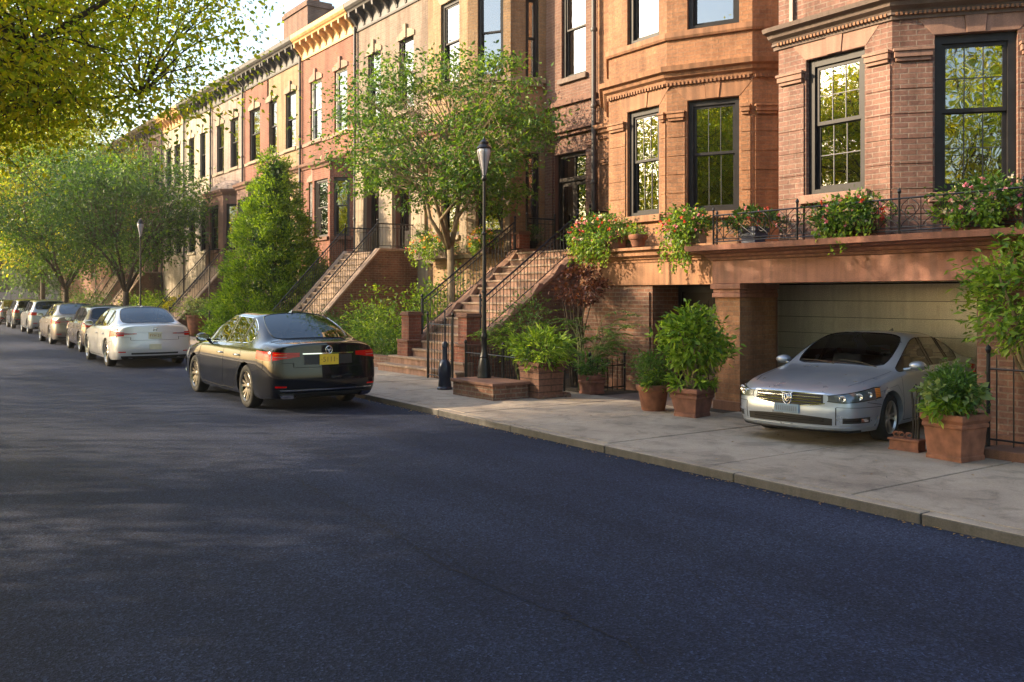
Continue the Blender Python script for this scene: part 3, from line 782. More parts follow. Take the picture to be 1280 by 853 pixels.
            d.build('lamp_rim', M['gloss_black'], to)
    gz = 0 if kind == 'sedan' else .15
    g = MB(); B.band(-19.5, 19.5, lambda a: .540 + gz + .025 * (abs(a) / 19.5) ** 2 * 2, lambda a: .705 + gz - .004 * (abs(a) / 19.5) ** 2, yl, E, .004, 40, 3, g); go = g.build('grille', M['blackplastic'], root)
    g = MB()
    for z in (.582, .622, .662): B.band(-18.6, 18.6, z + gz, z + .010 + gz, yl, E, .016, 48, 1, g)
    B.band(-20.5, 20.5, lambda a: .525 + gz + .05 * (abs(a) / 19.5) ** 2, lambda a: .537 + gz + .05 * (abs(a) / 19.5) ** 2, yl, E, .014, 28, 1, g)
    B.band(-20.5, 20.5, lambda a: .705 + gz, lambda a: .714 + gz, yl, E, .012, 28, 1, g)
    g.build('grille_bar', M['chrome'], go)
    emblem(root, B.az(0, .63 + gz, yl, E)[0].y + .026, .63 + gz, 'crest', 1)
    g = MB(); B.band(-24, 24, lambda a: .295 + gz + .0 * a, lambda a: .415 + gz - .02 * (abs(a) / 21) ** 2, yl, E, .004, 28, 3, g); go = g.build('lower_grille', M['blackplastic'], root)
    g = MB()
    for z in (.345, .372): B.band(-20, 20, z + gz, z + .007 + gz, yl, E, .010, 28, 1, g)
    g.build('lower_grille_bar', M['gloss_black'], go)
    for sd in (1, -1):
        g = MB(); B.band(sd * 29, sd * 46, lambda a: .325 + gz, lambda a: .395 + gz + .01 * (abs(a) - 29) / 17, yl, E, .004, 14, 3, g); go = g.build('fog_lamp_recess', M['blackplastic'], root)
        g = MB(); B.band(sd * 39, sd * 44.5, .338 + gz, .388 + gz, yl, E, .010, 6, 3, g); g.build('fog_lamp', M['lamp_bowl'], go, smooth=True, sharp=50)
        g = MB(); B.band(sd * 30, sd * 38, .358 + gz, .365 + gz, yl, E, .010, 6, 1, g); g.build('recess_bar', M['gloss_black'], go)
    g = MB(); B.band(-40, 40, .20 + gz * .4, .225 + gz * .4, yl, E, .012, 30, 1, g); g.build('front_lip', M['blackplastic'], root)
    yp = B.az(0, .49 + gz, yl, E)[0].y
    pl = MB(); pl.box(-.17, .17, yp - .01, yp + .025, .43 + gz, .55 + gz)
    po = pl.build('licence_plate', M['plate_blue'], root, bevel=.006)
    if style == 'silver':
        pb = MB()
        for i in range(11): pb.box(-.135 + i * .027 - .004, -.135 + i * .027 + .004, yp + .0255, yp + .0275, .455 + gz, .525 + gz)
        pb.build('plate_bars', M['plate_ink'], po)
    if style == 'silver':
        for sd in (1, -1):
            g = MB(); B.band(sd * 25.5, sd * 26.0, .30, .54, yl, E, .0012, 1, 8, g); B.band(sd * 26, sd * 58, lambda a: .54 - .02 * (abs(a) - 26) / 36, lambda a: .546 - .02 * (abs(a) - 26) / 36, yl, E, .0012, 20, 1, g); g.build('bumper_line', M['seam'], root)
            g = MB(); B.band(sd * 28, sd * 48, lambda a: .405, lambda a: .418, yl, E, .010, 14, 1, g); B.band(sd * 28, sd * 48, lambda a: .305, lambda a: .316, yl, E, .010, 14, 1, g); g.build('fog_trim', paint, root)
        g = MB(); B.band(-60, 60, .262, .272, yl, E, .010, 40, 1, g); g.build('bumper_crease', paint, root)
    # wipers + antenna
    if style in ('silver', 'black'):
        for x0, x1 in ((-.55, .0), (.05, .58)):
            mb = MB(); mb.tube([B.top(x0, 1.0)[0] + Vector((0, 0, .008)), B.top((x0 + x1) / 2, .93)[0] + Vector((0, 0, .02)), B.top(x1, .90)[0] + Vector((0, 0, .015))], .007, 5); mb.build('wiper', M['blackplastic'], root)
    fn = MB(); zt = B.top(0, -.95)[0].z; fn.add([(-.018, -.90, zt - .003), (.018, -.90, zt - .003), (.018, -1.06, zt - .003), (-.018, -1.06, zt - .003), (0, -1.05, zt + .05), (0, -1.0, zt + .03)], [(0, 1, 5), (1, 2, 4, 5), (2, 3, 4), (3, 0, 5, 4)])
    fn.build('antenna', paint, root)
    # cabin
    dzc = 0 if kind == 'sedan' else .1
    cb = MB(); cb.box(-.70, .70, -1.9, .8, .22, .27); cb.box(-.80, .80, -1.90, -1.36, .85 + dzc, .93 + dzc); cb.box(-.78, .78, .62, .98, .70 + dzc, .93 + dzc)
    cb.tube([(-.36 + .12 * math.cos(t) * 1.5, .50, .88 + dzc + .17 * math.sin(t)) for t in [2 * math.pi * i / 16 for i in range(17)]], .014, 6, cap=False)
    cb.build('cabin', M['cabin'], root, bevel=.01)
    for x in (-.37, .37):
        for y, nm in ((-.10, 'seat'),):
            s_ = MB(); s_.box(x - .25, x + .25, y - .02, y + .48, .40 + dzc, .56 + dzc); s_.add(
                [(x - .25, y - .02, .52 + dzc), (x + .25, y - .02, .52 + dzc), (x + .25, y + .10, .52 + dzc), (x - .25, y + .10, .52 + dzc), (x - .22, y - .20, 1.10 + dzc), (x + .22, y - .20, 1.10 + dzc), (x + .22, y - .10, 1.10 + dzc), (x - .22, y - .10, 1.10 + dzc)],
                [(0, 1, 5, 4), (1, 2, 6, 5), (2, 3, 7, 6), (3, 0, 4, 7), (4, 5, 6, 7)])
            s_.box(x - .12, x + .12, y - .235, y - .15, 1.12 + dzc, 1.29 + dzc); s_.build(nm, M['seat'], root, bevel=.04)
    s_ = MB(); s_.box(-.66, .66, -1.2, -.72, .40 + dzc, .58 + dzc); s_.box(-.66, .66, -1.34, -1.14, .5 + dzc, 1.02 + dzc)
    for x in (-.4, .4): s_.box(x - .12, x + .12, -1.36, -1.26, 1.03 + dzc, 1.17 + dzc)
    s_.build('rear_seat', M['seat'], root, bevel=.04)
    # wheels
    t, r, b = wheel_meshes(rad, 7 if style == 'black' else 5, twin=style != 'black' or True)
    al = M['alloy_gold'] if style == 'black' else M['alloy']
    first = None
    for y in wy:
        for sd in (1, -1):
            w = bpy.data.objects.new('wheel', None); COL.objects.link(w); w.parent = root
            w.location = (sd * (.80 if kind == 'sedan' else .80), y, rad); w.rotation_euler = (R(rng.uniform(0, 70)), 0, 0 if sd == 1 else math.pi)
            if style == 'silver' and y > 0: w.rotation_euler = (0, 0, (0 if sd == 1 else math.pi) + R(3))
            if first is None:
                first = [t.build('tyre', M['rubber'], w, smooth=True, sharp=60), r.build('rim', al, w, smooth=True, sharp=35), b.build('brake_disc', M['seam'], w)]
            else:
                for o in first: c = o.copy(); COL.objects.link(c); c.parent = w
    return root, paint
# ------------------------------------------------------------------ ground
def kerbX(y): return 6.88 + .035 * y
KD = Vector((.035, 1)).normalized()
# road
def road_mat():
    m, nt, b = new_mat('asphalt')
    co = obco(nt)
    n1 = N(nt, 'ShaderNodeTexNoise', Scale=.35, Detail=9, Roughness=.6); L(nt, co, n1.inputs['Vector'])
    base = ramp(nt, n1.outputs[0], [(.3, (.013, .020, .046)), (.7, (.037, .046, .080))])
    n2 = N(nt, 'ShaderNodeTexVoronoi', Scale=75); L(nt, co, n2.inputs['Vector'])
    agg = ramp(nt, n2.outputs['Color'], [(.0, .35), (.55, .9), (.85, 1.5), (1.0, 3.2)])
    c = mix(nt, 1.0, base, agg, 'MULTIPLY')
    n3 = N(nt, 'ShaderNodeTexNoise', Scale=160, Detail=3); L(nt, co, n3.inputs['Vector'])
    c = mix(nt, 1.0, c, ramp(nt, n3.outputs[0], [(.3, .55), (.7, 1.5)]), 'MULTIPLY')
    # wheel tracks / worn strips run along the street
    mp = N(nt, 'ShaderNodeMapping'); mp.inputs['Scale'].default_value = (1.3, .06, 1); L(nt, co, mp.inputs[0])
    n4 = N(nt, 'ShaderNodeTexNoise', Scale=1, Detail=3); L(nt, mp.outputs[0], n4.inputs['Vector'])
    c = mix(nt, 1.0, c, ramp(nt, n4.outputs[0], [(.35, .8), (.65, 1.15)]), 'MULTIPLY')
    L(nt, c, b.inputs['Base Color'])
    L(nt, ramp(nt, n1.outputs[0], [(.3, .74), (.7, .9)]), b.inputs['Roughness'])
    b.inputs['Specular IOR Level'].default_value = .18
    h = mix(nt, .5, n2.outputs['Distance'], n3.outputs[0]); bump(nt, b, h, .75, .012)
    return m
M['asphalt'] = road_mat(); M['stone_ceiling'] = stone('pale_bounce_plaster', (.84, .78, .68), var=.08, streak=.1)  # pale finish of the carport inside is added to bounce light onto the garage door
mb = MB()
ys = [-60, -20, 0, 20, 60, 160, 400]
for a, b_ in zip(ys, ys[1:]): mb.quad((-2.7, a, .03), (kerbX(a) - .0, a, .03), (kerbX(b_) - .0, b_, .03), (-2.7, b_, .03))
struct(mb.build('road', M['asphalt']))
M['crack'] = plain('crack_tar', (.008, .008, .012), .9, bmp=0)
def crack(pts, w, seed, z=.034, nm='road_crack'):
    r = random.Random(seed); mb = MB(); P2 = [Vector((x, y, z)) for x, y in pts]; F = []
    for a, b in zip(P2, P2[1:]):
        n = max(2, int((b - a).length / .05))
        for i in range(n): F.append(a.lerp(b, i / n) + Vector((r.gauss(0, .018), r.gauss(0, .018), 0)))
    for i, (a, b) in enumerate(zip(F, F[1:])):
        d = (b - a).normalized(); q = Vector((-d.y, d.x, 0)) * w * r.uniform(.3, 1) / 2
        mb.quad(a - q, a + q, b + q, b - q)
    o = struct(mb.build(nm, M['crack']))
def gp(px, py, z=0):
    u = (px - 640) / 1129; d = (CAMZ - z) * 1129 / (py - 369); return (d * (S_ + C_ * u), d * (C_ - S_ * u))
crack([gp(365, 600), gp(465, 655), gp(520, 690), gp(560, 715), gp(640, 750), gp(760, 800), gp(830, 850)], .013, 3)
crack([gp(520, 690), gp(560, 700), gp(600, 735)], .009, 4)
crack([gp(180, 518), gp(230, 522), gp(262, 520)], .02, 5)
crack([gp(20, 600), gp(120, 590), gp(210, 620), gp(330, 615)], .010, 8); crack([gp(700, 690), gp(860, 720), gp(1000, 790)], .008, 9); crack([gp(330, 540), gp(480, 548), gp(560, 575)], .012, 10)
# pavement slab sheet with joints
def slab_mat():
    m, nt, b = new_mat('pavement_concrete')
    co = obco(nt)
    n1 = N(nt, 'ShaderNodeTexNoise', Scale=.7, Detail=10, Roughness=.65); L(nt, co, n1.inputs['Vector'])
    base = ramp(nt, n1.outputs[0], [(.25, (.20, .158, .125)), (.45, (.33, .27, .215)), (.75, (.43, .36, .29))])
    n2 = N(nt, 'ShaderNodeTexNoise', Scale=70, Detail=5, Roughness=.7); L(nt, co, n2.inputs['Vector'])
    c = mix(nt, 1.0, base, ramp(nt, n2.outputs[0], [(.3, .78), (.7, 1.18)]), 'MULTIPLY')
    n3 = N(nt, 'ShaderNodeTexVoronoi', Scale=9); n3.feature = 'F1'; L(nt, co, n3.inputs['Vector'])
    c = mix(nt, 1.0, c, ramp(nt, n3.outputs['Distance'], [(.03, .6), (.07, 1)]), 'MULTIPLY')
    n5 = N(nt, 'ShaderNodeTexNoise', Scale=2.6, Detail=8, Roughness=.7, Distortion=.6); L(nt, co, n5.inputs['Vector'])
    c = mix(nt, 1.0, c, ramp(nt, n5.outputs[0], [(.36, .66), (.5, 1), (.7, 1.1)]), 'MULTIPLY')
    L(nt, c, b.inputs['Base Color']); b.inputs['Roughness'].default_value = .8
    bump(nt, b, n2.outputs[0], .35, .008)
    return m
M['pavement'] = slab_mat(); M['joint'] = plain('pavement_joint', (.06, .05, .042), .95, bmp=0)
M['kerb'] = stone('kerb_stone', (.075, .072, .072), rough=.75)
KZ = .12
# each flag is its own slab in the pavement mesh, 1.5 cm joints between, under them a joint sheet
mb = MB(); mj = MB()
def ky(x, y): return (x + kerbX(y), y - .035 * x)
def slabquad(mb, s0, s1, o0, o1, z0, z1):
    v = [ky(o0, s0), ky(o1, s0), ky(o1, s1), ky(o0, s1)]; mb.prism(v, z0, z1)
y = 4.75 - 1.68 * 20
rr = random.Random(5)
while y < 110:
    g = .03
    w = 3.35
    slabquad(mb, y + g / 2, y + 1.68 - g / 2, .165, w * .5 - .006 if y < -100 else w, -.02, KZ + rr.uniform(-.001, .003))
    y += 1.68
struct(mb.build('sidewalk', M['pavement'], bevel=.006))
mj = MB(); mj.prism([ky(.1, -30), ky(3.5, -30), ky(3.5, 112), ky(.1, 112)], -.03, KZ - .014); struct(mj.build('sidewalk_bed', M['joint']))
mb = MB(); y = -30; 
while y < 112:
    slabquad(mb, y + .004, y + 2.0 - .004, 0, .155, -.05, KZ + .001); mb.mi[-6:] = [0, 1, 0, 0, 0, 0]; y += 2.0
struct(mb.build('kerb', [M['kerb'], M['pavement']], bevel=.016))
crack([gp(560, 520, .12), gp(640, 530, .12), gp(690, 545, .12)], .008, 21, KZ + .006, 'sidewalk_crack'); crack([gp(1100, 596, .12), gp(1160, 612, .12), gp(1240, 616, .12)], .006, 22, KZ + .006, 'sidewalk_crack'); crack([gp(800, 556, .12), gp(850, 548, .12), gp(905, 552, .12)], .006, 23, KZ + .006, 'sidewalk_crack')
# front gardens / ground behind the pavement, one sheet to the horizon
mb = MB(); mb.quad((-300, -200, -.035), (400, -200, -.035), (400, 600, -.035), (-300, 600, -.035)); struct(mb.build('ground', M['soil']))
mb = MB(); mb.prism([(kerbX(-30) + 3.3, -30), (30, -30), (30, 112), (kerbX(112) + 3.3, 112)], -.03, KZ - .006); struct(mb.build('garden_ground', M['soil']))
M['driveway'] = stone('driveway_concrete', (.33, .285, .24))
mb = MB(); mb.prism([(kerbX(5) + 3.36, 5.5), (14.2, 5.5), (14.2, 9.13), (kerbX(9) + 3.36, 9.13)], -.03, KZ - .001); struct(mb.build('driveway', M['driveway']))
mb = MB(); mb.prism([(kerbX(11) + 3.36, 9.7), (12.7, 9.7), (12.7, 12.0), (kerbX(11) + 3.36, 12.0)], -.03, KZ - .002); struct(mb.build('areaway_paving', M['stone_dark']))
# left kerb and pavement, off frame to the left
mb = MB(); mb.box(-2.85, -2.7, -60, 160, -.05, KZ); struct(mb.build('kerb', M['kerb'], bevel=.015))
mb = MB(); mb.box(-9, -2.86, -60, 160, -.05, KZ - .002); struct(mb.build('sidewalk', M['pavement']))
# fallen leaves in the gutter
n = 420; t = rng.uniform(3, 20, n); off = np.where(rng.random(n) < .75, -np.abs(rng.normal(0, .05, n)) - .02, rng.uniform(.2, 3.2, n))
p = np.stack([off + kerbX(t), t, np.where(off < 0, .036, KZ + .005)], 1)
lo = leafmesh('fallen_leaves', p, .035, M['dryleaf'], direc=np.concatenate([rng.normal(size=(n, 2)), np.zeros((n, 1))], 1), dj=.05, up=6)
lo['kind'] = 'stuff'

# ------------------------------------------------------------------ house kit
def frame(p, q):
    t = Vector((q[0] - p[0], q[1] - p[1])); ln = t.length; t /= ln; return ((p[0], p[1]), (t.x, t.y), (-t.y, t.x)), ln
def W3(fr, s, z, o=0):
    p, t, n = fr; return (p[0] + t[0] * s + n[0] * o, p[1] + t[1] * s + n[1] * o, z)
def wall_seg(mb, fr, ln, z0, z1, ops, rev=.16, mi=0):
    ops = [o for o in ops if o[3] > z0 and o[2] < z1]
    ss = sorted({0, ln} | {o[0] for o in ops} | {o[1] for o in ops}); zs = sorted({z0, z1} | {max(z0, o[2]) for o in ops} | {min(z1, o[3]) for o in ops})
    for a, b in zip(ss, ss[1:]):
        for c, d in zip(zs, zs[1:]):
            if any(o[0] - 1e-6 <= a and b <= o[1] + 1e-6 and max(z0, o[2]) - 1e-6 <= c and d <= min(z1, o[3]) + 1e-6 for o in ops): continue
            mb.quad(W3(fr, a, c), W3(fr, b, c), W3(fr, b, d), W3(fr, a, d), mi)
    for o in ops:
        a, b, c, d = o[:4]; c2, d2 = max(c, z0), min(d, z1)
        mb.quad(W3(fr, a, c2), W3(fr, a, d2), W3(fr, a, d2, -rev), W3(fr, a, c2, -rev), mi); mb.quad(W3(fr, b, c2), W3(fr, b, d2), W3(fr, b, d2, -rev), W3(fr, b, c2, -rev), mi)
        if c2 == c: mb.quad(W3(fr, a, c), W3(fr, b, c), W3(fr, b, c, -rev), W3(fr, a, c, -rev), mi)
        if d2 == d: mb.quad(W3(fr, a, d), W3(fr, b, d), W3(fr, b, d, -rev), W3(fr, a, d, -rev), mi)
def window(root, fr, a, b, z0, z1, fm, rev=.14, sill=None, lintel=None, grid=None, dress='curtain', pane=None, near=True, arch=False, label=None, sash=.52, fw=.075):
    mb = MB(); g = .003
    a += g; b -= g; zt = z1 - g; zb = z0 + g
    def O(s0, s1, c, d, o0, o1, m=None): (m or mb).obox(fr, s0, s1, c, d, o0, o1)
    O(a, a + fw, zb, zt, -rev - .04, -rev + .07); O(b - fw, b, zb, zt, -rev - .04, -rev + .07)
    O(a + fw, b - fw, zt - fw * 1.1, zt, -rev - .04, -rev + .068); O(a + fw, b - fw, zb, zb + fw * .8, -rev - .04, -rev + .068)
    zm = z0 + (z1 - z0) * sash
    i = fw * .55
    # upper sash (outer), lower sash (inner)
    for (c, d, o) in ((zm - .02, zt - fw * 1.1, -rev + .005), (zb + fw * .8, zm + .02, -rev - .028)):
        O(a + fw, a + fw + i, c, d, o, o + .03); O(b - fw - i, b - fw, c, d, o, o + .03)
        O(a + fw + i, b - fw - i, d - i, d, o, o + .0295); O(a + fw + i, b - fw - i, c, c + i, o, o + .0295)
    wf = mb.build('window', fm, root)
    if label: wf['label'] = label
    pn = MB(); O(a + fw, b - fw, zm, zt - fw, -rev + .012, -rev + .018, pn); O(a + fw, b - fw, zb + fw * .5, zm, -rev - .02, -rev - .014, pn)
    pn.build('pane', pane or M['pane'], wf)
    if grid:
        gr = MB(); nx, nz = grid
        for c, d, o in ((zm + .02, zt - fw * 1.1 - i, -rev + .018), (zb + fw * .8 + i, zm - .02, -rev - .014)):
            for k in range(1, nx): s = a + fw + i + (b - a - 2 * fw - 2 * i) * k / nx; O(s - .006, s + .006, c, d, o, o + .010, gr)
            for k in range(1, nz): z = c + (d - c) * k / nz; O(a + fw + i, b - fw - i, z - .006, z + .006, o, o + .009, gr)
        gr.build('glazing_bar', M['lead'], wf)
    # room behind
    rm = MB(); O(a - .25, b + .25, z0 - .2, z1 + .2, -rev - 1.1, -rev - 1.05, rm); O(a - .25, a - .2, z0 - .2, z1 + .2, -rev - 1.05, -rev - .06, rm); O(b + .2, b + .25, z0 - .2, z1 + .2, -rev - 1.05, -rev - .06, rm)
    O(a - .2, b + .2, z0 - .25, z0 - .2, -rev - 1.05, -rev - .06, rm); O(a - .2, b + .2, z1 + .2, z1 + .25, -rev - 1.05, -rev - .06, rm)
    rm.build('room', M['room'], wf)
    if dress == 'curtain' or dress == 'both':
        cu = MB(); w = (b - a) * .20
        for s0, s1 in ((a + .03, a + w), (b - w, b - .03)):
            n = 14; pts = [(s0 + (s1 - s0) * k / n, -rev - .12 + .02 * math.sin(k * 2.1)) for k in range(n + 1)]
            for (u0, o0), (u1, o1) in zip(pts, pts[1:]): cu.quad(W3(fr, u0, z0, o0), W3(fr, u1, z0, o1), W3(fr, u1, z1, o1), W3(fr, u0, z1, o0))
        cu.build('curtain', M['curtain'], wf)
    if dress == 'blind' or dress == 'both':
        bl = MB(); O(a + .04, b - .04, z0 + (z1 - z0) * .05, z1, -rev - .13, -rev - .125, bl); bl.build('blind', M['blind'], wf)
    if sill:
        s = MB(); s.obox(fr, a - .09, b + .09, z0 - .13, z0 - .002, -.04, .085); s.build('sill', sill, wf, bevel=.008 if near else 0)
    if lintel:
        l = MB(); cx = (a + b) / 2; h = .30
        if arch:
            n = 8; w = (b - a) / 2 + .10
            top = [(cx - w + 2 * w * k / n, z1 + .10 + .16 * (1 - (2 * k / n - 1) ** 2)) for k in range(n + 1)]
            poly = [(cx - w, z1 - .05)] + top + [(cx + w, z1 - .05)]
            q = [W3(fr, s, z, .045) for s, z in poly] + [W3(fr, s, z, -.02) for s, z in poly]; k = len(poly)
            l.add(q, [tuple(range(k)), tuple(range(2 * k - 1, k - 1, -1))] + [(j, k + j, k + (j + 1) % k, (j + 1) % k) for j in range(k)])
            l.obox(fr, cx - .09, cx + .09, z1 - .04, z1 + .42, -.02, .09)
        else:
            for (p0, p1, q0, q1, oo) in ((a - .28, cx - .15, a - .02, cx - .12, .006), (cx + .15, b + .28, cx + .12, b + .02, .006), (cx - .145, cx + .145, cx - .115, cx + .115, .022)):
                pts = [(q0, z1 + .004), (q1, z1 + .004), (p1, z1 + h), (p0, z1 + h)]
                if oo < .01: pts = [(q0, z1 + .004), (q1, z1 + .004), (p1, z1 + h), (p0, z1 + h)]
                q = [W3(fr, s, z, oo) for s, z in pts] + [W3(fr, s, z, -.03) for s, z in pts]
                l.add(q, [(0, 1, 2, 3), (7, 6, 5, 4)] + [(j, 4 + j, 4 + (j + 1) % 4, (j + 1) % 4) for j in range(4)])
        l.build('lintel', lintel, wf, bevel=.006 if near else 0)
    return wf
def rustic(mb, fr, s0, s1, z0, z1, out=.022, h=.345, gap=.016):
    """brick pier built of courses of blocks with grooves between"""
    z = z0
    while z < z1 - .05:
        mb.obox(fr, s0, s1, z, min(z1, z + h) - gap, -.02, out); z += h
    mb.obox(fr, s0 + .012, s1 - .012, z0, z1, -.02, out - .012)
def capital(mb, fr, s0, s1, z):
    mb.obox(fr, s0 - .01, s1 + .01, z, z + .05, -.02, .05); mb.obox(fr, s0 - .03, s1 + .03, z + .05, z + .13, -.02, .075); mb.obox(fr, s0 - .045, s1 + .045, z + .13, z + .17, -.02, .095)
CORN = [(-.05, 0), (.06, 0), (.08, .05), (.10, .06), (.13, .12), (.20, .15), (.22, .20), (.28, .235), (.29, .30), (-.05, .31)]
def house(name, label, plan, z0, ztop, mat, opens, back=22, base=None, zbase=None, cap=True, split=None, low=None):
    """plan: (x,y) from low y to high y; opens: {segment: [(s0,s1,z0,z1,kw)]}; windows are added by kw"""
    root = thing(name, label, 'house', (plan[0][0], plan[0][1], 0), group='brick row houses along the street')
    root.location = (0, 0, 0)
    mb = MB(); lw = MB()
    for i, (p, q) in enumerate(zip(plan, plan[1:])):
        fr, ln = frame(p, q); ops = opens.get(i, [])
        if split:
            wall_seg(lw, fr, ln, z0, split, ops); wall_seg(mb, fr, ln, split, ztop, ops)
        else: wall_seg(mb, fr, ln, z0, ztop, ops)
        for o in ops:
            kw = dict(o[4]) if len(o) > 4 and o[4] is not None else None
            if kw is not None: window(root, fr, o[0], o[1], o[2], o[3], **kw)
    a, b = plan[0], plan[-1]
    for m_, c, d in ((mb, split or z0, ztop),) + (((lw, z0, split),) if split else ()):
        m_.quad((a[0], a[1], c), (a[0], a[1], d), (back, a[1], d), (back, a[1], c)); m_.quad((b[0], b[1], c), (back, b[1], c), (back, b[1], d), (b[0], b[1], d))
        m_.quad((back, a[1], c), (back, a[1], d), (back, b[1], d), (back, b[1], c))
    mb.build('wall', mat, root)
    if split: lw.build('lower_wall', low or mat, root)
    r = MB(); r.prism(list(plan) + [(back, b[1]), (back, a[1])], ztop - .12, ztop - .02); r.build('roof', M['roof'], root)
    return root
def cornice(root, pts, z, mat, out=.50, h=1.0, n=None, br=True):
    """deep bracketed roof cornice: fascia, frieze board, brackets"""
    mb = MB()
    mb.sweep(pts, [(-.1, 0), (.05, 0), (.06, .06), (.045, .07), (.045, h * .52), (.09, h * .55), (.10, h * .6), (out * .75, h * .66), (out * .8, h * .72), (out * .9, h * .76), (out, h * .84), (out * 1.04, h), (-.1, h + .02)], z)
    o = mb.build('cornice', mat, root)
    if br:
        for p, q in zip(pts, pts[1:]):
            fr, ln = frame(p, q)
            if ln < .6: continue
            k = max(2, int(ln / .62)); pad = .12
            for i in range(k + 1):
                b = MB(); s = pad + (ln - 2 * pad) * i / k
                prof = [(.04, z + h * .10), (.07, z + h * .12), (.09, z + h * .22), (.14, z + h * .30), (.24, z + h * .42), (out * .74, z + h * .50), (out * .78, z + h * .655), (.04, z + h * .655)]
                v = [W3(fr, s - .055, zz, oo) for oo, zz in prof] + [W3(fr, s + .055, zz, oo) for oo, zz in prof]; m = len(prof)
                b.add(v, [tuple(range(m)), tuple(range(2 * m - 1, m - 1, -1))] + [(j, m + j, m + (j + 1) % m, (j + 1) % m) for j in range(m)])
                b.build('bracket', mat, o)
    return o
def pipe(root, x, y, z0, z1, mat, r=.05):
    mb = MB(); mb.tube([(x, y, z0), (x, y, z1)], r, 10)
    z = z0 + .8
    while z < z1: mb.lathe([(r + .012, -.05), (r + .02, -.03), (r + .02, .03), (r + .012, .05)], (x, y, z), 10); z += 1.9
    return mb.build('downpipe', mat, root, smooth=True, sharp=40)

near = dict(fm=M['paint_black'], near=True)
# ---------------- house A: pink brick over the garage
planA = [(12.82, -3.0), (12.82, 5.56), (11.6, 7.02), (11.6, 8.92), (12.7, 9.52)]
fr1, l1 = frame(planA[1], planA[2]); fr2, l2 = frame(planA[2], planA[3])
# chamfer: 1155-1255 px ; front facet: 1012-1090 px
opA = {0: [(3.2, 4.6, 3.43, 5.45, dict(near, grid=(3, 2), lintel=M['stone_pink'], sill=M['stone_pink'], dress='curtain')), (6.0, 7.4, 3.43, 5.45, dict(near, grid=(3, 2), lintel=M['stone_pink'], sill=M['stone_pink']))],
       1: [(.33, 1.36, 3.30, 5.46, dict(near, grid=(3, 2), lintel=M['stone_pink'], sill=M['stone_pink'], dress='curtain', fw=.10)), (.33, 1.36, 7.0, 9.0, dict(near, lintel=M['stone_pink'], sill=M['stone_pink']))],
       2: [(.42, 1.40, 3.40, 5.44, dict(near, grid=(3, 2), lintel=M['stone_pink'], sill=M['stone_pink'], dress='none', fw=.10)), (.42, 1.40, 7.0, 9.0, dict(near, lintel=M['stone_pink'], sill=M['stone_pink']))]}
A = house('brick_row_house', 'pink brick bay-fronted row house above the garage, black framed multi-pane windows', planA, 2.66, 12.2, M['brick_pink'], opA)
def piers(root, fr, rngs, z0, z1, mt, cm=None, out=.022, h=.345):
    for s0, s1 in rngs:
        mb = MB(); rustic(mb, fr, s0, s1, z0, z1, out, h); o = mb.build('wall_pier', mt, root)
        if cm: c = MB(); capital(c, fr, s0 + .03, s1 - .03, z1 + .02); c.build('capital', cm, o, bevel=.006)
for fr, rngs in ((fr1, ((.02, .30), (1.39, l1 - .02))), (fr2, ((.02, .39), (1.43, l2 - .02)))): piers(A, fr, rngs, 2.68, 5.10, M['brick_pink'], M['stone_pink'])
mb = MB(); mb.sweep(planA[:-1] + [(11.62, 9.0)], [(-.05, 0), (.03, 0), (.04, .05), (.07, .06), (.07, .09), (-.05, .09)], 5.70); 
mb.sweep(planA[:-1] + [(11.62, 9.0)], [(-.05, 0), (.05, 0), (.07, .03), (.14, .07), (.16, .12), (.24, .15), (.26, .21), (-.05, .23)], 5.793); mb.build('belt_course', M['stone_dark'], A)
mb = MB(); mb.sweep(planA, [(-.05, 0), (.07, 0), (.07, .12), (-.05, .14)], 6.80); mb.build('sill_course', M['stone_pink'], A)
def dentils(root, fr, ln, z0, z1, out, w, step, mt):
    mb = MB(); mb.obox(fr, .02, ln - .02, z0 + .003, z1 - .002, -.02, out * .55); s = .04
    while s < ln - .03: mb.obox(fr, s, s + w, z0, z1, -.01, out); s += step
    mb.build('dentil_course', mt, root)
for p, q in zip(planA[:-2], planA[1:-1]): fr, ln = frame(p, q); dentils(A, fr, ln, 5.745, 5.79, .085, .03, .06, M['stone_orange'])
cornice(A, planA, 11.9, M['paint_dark'])
mb = MB(); mb.obox(fr2, 1.60, 1.66, 5.99, 11.8, .0, .06); mb.build('downpipe', M['paint_brown'], A)
# garage storey
gA = thing('garage_front', 'painted red-brown garage storey with brick piers and a moulded ledge above a cream door', 'garage')
def pier(mb, x0, x1, y0, y1, z0, z1): mb.box(x0, x1, y0, y1, z0, z1)
mb = MB(); mb.box(10.94, 11.8, 9.13, 9.62, .05, 1.86); mb.build('pier', M['brick_orange'], gA)
mb = MB(); mb.box(10.94, 11.8, 4.86, 5.52, .05, 1.86); mb.build('pier', M['brick_brown'], gA)
for y0, y1 in ((9.13, 9.62), (4.86, 5.52)):
    mb = MB(); mb.box(10.90, 11.82, y0 - .035, y1 + .035, 1.862, 1.93); mb.box(10.915, 11.81, y0 - .02, y1 + .02, 1.932, 1.99); mb.box(10.88, 11.83, y0 - .05, y1 + .05, 1.992, 2.075); mb.build('pier_cap', M['stone_red'], gA, bevel=.008)
    mb = MB(); mb.box(10.91, 11.81, y0 - .03, y1 + .03, .05, .26); mb.build('pier_base', M['stone_brown'], gA, bevel=.012)
mb = MB(); mb.box(10.915, 11.3, 4.83, 9.66, 2.078, 2.44); mb.build('beam', M['stone_red'], gA, bevel=.006)
mb = MB(); mb.box(11.303, 13.9, 4.83, 9.6, 2.10, 2.44); mb.box(11.95, 13.9, 9.6, 10.9, 2.10, 2.44); mb.build('carport_ceiling', M['stone_ceiling'], gA)
